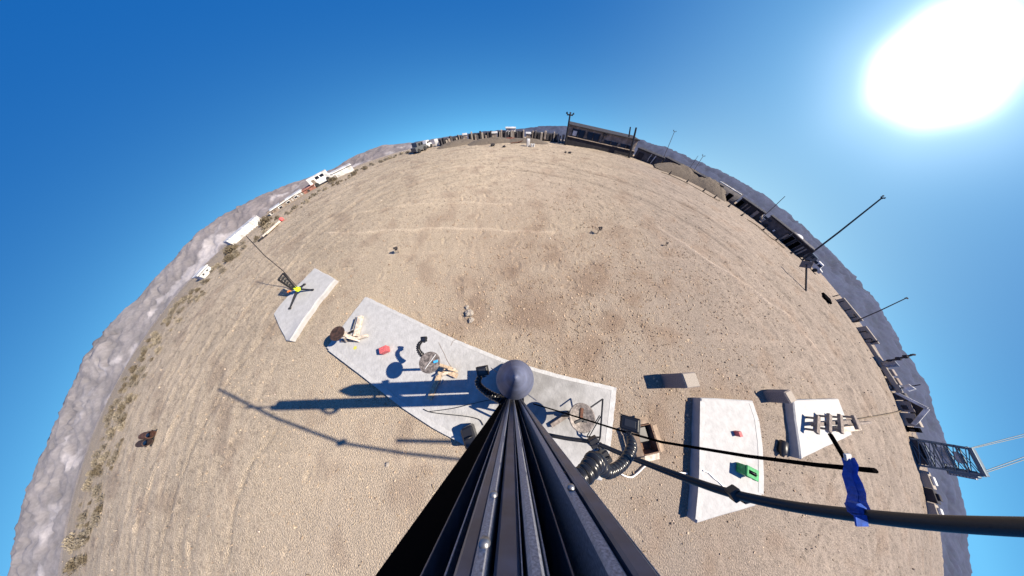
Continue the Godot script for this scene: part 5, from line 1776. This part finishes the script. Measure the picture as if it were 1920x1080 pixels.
	var flare := flood_pole("white_nozzle", "white nozzle with a long thin dark rod beside the grey blocks", "nozzle", Vector2(12.549, 0.11), Vector3(12.301, -2.492, -0.059), 0.02, 0, M.black)
	st = mb()
	rod(st, loc(flare, Vector3(12.172, -2.746, 0.061)), loc(flare, Vector3(12.233, -2.625, 0)), 0.085, 14)
	part(st, "sleeve", M.white, flare)
	for e in [[rect(Vector2(12.547, -0.426), -1.537, 0.2, 0.207), M.block, "pale grey cube with dark recess above the white beam's lower end"], [rect(Vector2(12.55, -0.154), -1.57, 0.212, 0.209), M.wall_tan, "tan crate directly below the pale grey cube"], [rect(Vector2(12.549, 0.048), -1.575, 0.161, 0.162), M.white, "chipped white block under the tan crate"], [rect(Vector2(12.543, 0.293), -1.594, 0.204, 0.221), M.wall_grey, "grey box beneath the white nozzle"], [rect(Vector2(12.529, 0.577), -1.625, 0.307, 0.245), M.block, "long pale slab block left of the white A-frame"], [rect(Vector2(12.502, 0.951), -1.661, 0.357, 0.247), M.stone, "large pale block below the A-frame sign"], [rect(Vector2(12.475, 1.225), -1.669, 0.13, 0.205), M.slot, "small black box just above the steel tower's base"]]:
		var c := simple("scrap_box", e[2], "box", e[0], 0.35, e[1], "box")
		st = mb()
		bx(st, Vector3(0.1 * e[0].w, e[0].h * 0.45, 0.004), Vector3(e[0].w * 0.4, e[0].h * 0.4, 0.02), 0.004)
		part(st, "recess", M.wall_dark, c)
	var af := thing("a_frame", "white A-frame trestle with a dark underside on the right rim", "trestle", Vector2(12.53, 0.609), -1.633)
	var ah := 0.468
	st = mb()
	beam(st, Vector3(-0.42, 0.1, 0), Vector3(0, ah, 0), 0.08, 0.06, Vector3.BACK)
	part(st, "leg", M.white, af)
	st = mb()
	beam(st, Vector3(0, ah, 0), Vector3(0.46, 0.1, 0), 0.08, 0.06, Vector3.BACK)
	part(st, "leg", M.white, af)
	st = mb()
	prism(st, PackedVector2Array([Vector2(-0.3, 0.15), Vector2(0.32, 0.15), Vector2(0, ah * 0.9)]), 0.03, Transform3D(Basis.IDENTITY, Vector3(0, 0, -0.06)))
	part(st, "dark_panel", M.wall_dark, af)

	# the steel tower
	var tb := rect(Vector2(12.384, 1.835), -1.737, 0.67, 0.834)
	var tw := thing("steel_tower", "dark open steel tower with pale panels and wire stays", "tower", tb.p, tb.yaw)
	var tall: float = tb.h
	var hw: float = tb.w * 0.48
	var dp := 0.5
	for sx in [-1.0, 1.0]:
		for sz in [0.0, -1.0]:
			st = mb()
			beam(st, Vector3(sx * hw * 1.1, -0.2, sz * dp), Vector3(sx * hw * 0.92, tall, sz * dp), 0.05, 0.05, Vector3.BACK)
			part(st, "leg", M.frame, tw)
	for k in 6:
		var y := tall * k / 5.0 * 0.98 + 0.02
		for sz in [0.0, -1.0]:
			st = mb()
			beam(st, Vector3(-hw, y, sz * dp), Vector3(hw, y, sz * dp), 0.025, 0.035, Vector3.BACK)
			part(st, "girt", M.frame, tw)
		for sx in [-1.0, 1.0]:
			st = mb()
			beam(st, Vector3(sx * hw, y, 0), Vector3(sx * hw, y, -dp), 0.025, 0.035)
			part(st, "girt", M.frame, tw)
		if k < 5:
			var y2 := tall * (k + 1) / 5.0 * 0.98
			for sz in [0.0, -1.0]:
				for sx in [-1.0, 1.0]:
					st = mb()
					beam(st, Vector3(-sx * hw, y, sz * dp + 0.03), Vector3(sx * hw, y2, sz * dp + 0.03), 0.014, 0.016, Vector3.BACK)
					part(st, "brace", M.frame, tw)
			for sx in [-1.0, 1.0]:
				st = mb()
				beam(st, Vector3(sx * hw, y, 0), Vector3(sx * hw, y2, -dp), 0.014, 0.016)
				part(st, "brace", M.frame, tw)
	for e in [[-0.05, 0.45, 0.62, 0.9], [-0.1, 0.70, 0.80, 0.6]]:
		st = mb()
		bx(st, Vector3(e[0] * hw, tall * (e[1] + e[2]) / 2, -dp * 0.5), Vector3(hw * e[3] * 1.4, tall * (e[2] - e[1]), 0.4), 0.02)
		part(st, "panel", M.white, tw)
	st = mb()
	bx(st, Vector3(hw * 0.98, tall * 0.70, -dp * 0.4), Vector3(0.16, tall * 0.52, dp * 0.7), 0.03)
	var ct := part(st, "cooler", M.frame, tw)
	for k in 9:
		st = mb()
		bx(st, Vector3(hw * 0.98 + 0.09, tall * (0.46 + 0.05 * k), -dp * 0.4), Vector3(0.06, 0.04, dp * 0.6), 0.006)
		part(st, "fin", M.steel, ct)
	st = mb()
	bx(st, Vector3(0, tall + 0.04, -dp / 2), Vector3(hw * 1.95, 0.06, dp * 1.08), 0.01)
	part(st, "top_deck", M.frame, tw)
	for e in [[-0.9, Vector3(17.347, -2.713, 0.768)], [-0.85, Vector3(17.324, -2.752, 0.882)], [0.75, Vector3(17.264, -2.849, 1.168)], [0.85, Vector3(17.235, -2.892, 1.295)]]:
		st = mb()
		rod(st, Vector3(e[0] * hw, tall, -dp * 0.3), loc(tw, e[1]), 0.010, 6)
		part(st, "stay", M.frame, tw)
	for e in [[rect(Vector2(12.392, 1.784), -1.735, 0.695, 0.122), M.wall_grey, "low grey wall along the steel tower's foot"], [rect(Vector2(12.253, 2.514), -1.797, 0.414, 0.146), M.stone, "pale open crate below the steel tower"], [rect(Vector2(12.159, 2.896), -1.836, 0.322, 0.167), M.wall_dark, "dark box between the pale crate and the white lidded box"], [rect(Vector2(12.066, 3.222), -1.868, 0.273, 0.146), M.stone, "pale box with white lid just above the bowed mast"]]:
		var c := simple("rim_box", e[2], "box" if e[1] != M.wall_grey else "wall", e[0], 0.35, e[1], "box")
		st = mb()
		bx(st, Vector3(0, e[0].h + 0.03, -0.17), Vector3(e[0].w * 0.5, 0.05, 0.2), 0.008)
		part(st, "lid", M.white if e[1] == M.stone else M.wall_dark, c)


# ------------------------------------------------------------------ loose ground
func scatter(called: String, count: int, mesh: Mesh, m: Material, spread: Callable, size: Vector2, tints: Array):
	var mm := MultiMesh.new()
	mm.transform_format = MultiMesh.TRANSFORM_3D
	mm.use_colors = true
	mm.mesh = mesh
	mm.instance_count = count
	for i in count:
		var p: Vector2 = spread.call()
		var s := size.x + (size.y - size.x) * pow(rng.randf(), 4.0)
		var bas := Basis(Quaternion(Vector3.UP, up_at(p))) * Basis(Vector3(rng.randfn(), rng.randfn() * 2.0, rng.randfn()).normalized(), rng.randf() * TAU)
		mm.set_instance_transform(i, Transform3D(bas.scaled(Vector3.ONE * s), at(p, s * 0.12)))
		var c: Color = tints[rng.randi() % tints.size()]
		mm.set_instance_color(i, c * rng.randf_range(0.7, 1.25))
	var o := MultiMeshInstance3D.new()
	o.name = called
	o.multimesh = mm
	o.material_override = m
	o.set_meta("kind", "stuff")
	add_child(o)


func build_ground_cover():
	var soil_mat := StandardMaterial3D.new()
	soil_mat.vertex_color_use_as_albedo = true
	soil_mat.roughness = 0.95
	var st := mb()
	lump(st, Vector3.ZERO, Vector3(1.0, 0.75, 0.85), 5.0, 0.6, 6, false)
	st.generate_normals()
	var clod := st.commit()
	st = mb()
	lump(st, Vector3.ZERO, Vector3(1.0, 0.6, 0.8), 8.0, 0.5, 6, false)
	st.generate_normals()
	var stone := st.commit()
	st = mb()
	bx(st, Vector3.ZERO, Vector3(1.0, 0.06, 0.10), 0.01)
	st.generate_normals()
	var straw := st.commit()
	var anywhere := func() -> Vector2:
		var r := 15.5 * sqrt(rng.randf()) * (0.35 + 0.65 * rng.randf())
		return Vector2.from_angle(rng.randf() * TAU) * r
	var trodden := func() -> Vector2:
		return Vector2(rng.randfn(1.8, 2.6), rng.randfn(-2.2, 1.9))
	var near := func() -> Vector2:
		return Vector2(rng.randfn(0, 3.2), rng.randfn(1.0, 1.8))
	scatter("soil_clods", 10000, clod, soil_mat, anywhere, Vector2(0.008, 0.045), [Color(0.42, 0.335, 0.25), Color(0.36, 0.285, 0.21), Color(0.26, 0.20, 0.15)])
	scatter("trodden_clods", 10000, clod, soil_mat, trodden, Vector2(0.009, 0.05), [Color(0.36, 0.26, 0.18), Color(0.30, 0.21, 0.14), Color(0.42, 0.32, 0.23)])
	scatter("near_crumbs", 6000, clod, soil_mat, near, Vector2(0.007, 0.032), [Color(0.44, 0.34, 0.24), Color(0.36, 0.27, 0.19)])
	scatter("pebbles", 200, stone, soil_mat, anywhere, Vector2(0.010, 0.055), [Color(0.60, 0.54, 0.46), Color(0.45, 0.36, 0.30), Color(0.16, 0.12, 0.10)])
	scatter("straw", 500, straw, soil_mat, near, Vector2(0.02, 0.09), [Color(0.55, 0.46, 0.32), Color(0.30, 0.22, 0.14)])
	scatter("dry_grass_bits", 2500, straw, soil_mat, trodden, Vector2(0.02, 0.10), [Color(0.50, 0.40, 0.27), Color(0.22, 0.16, 0.10), Color(0.22, 0.16, 0.10)])
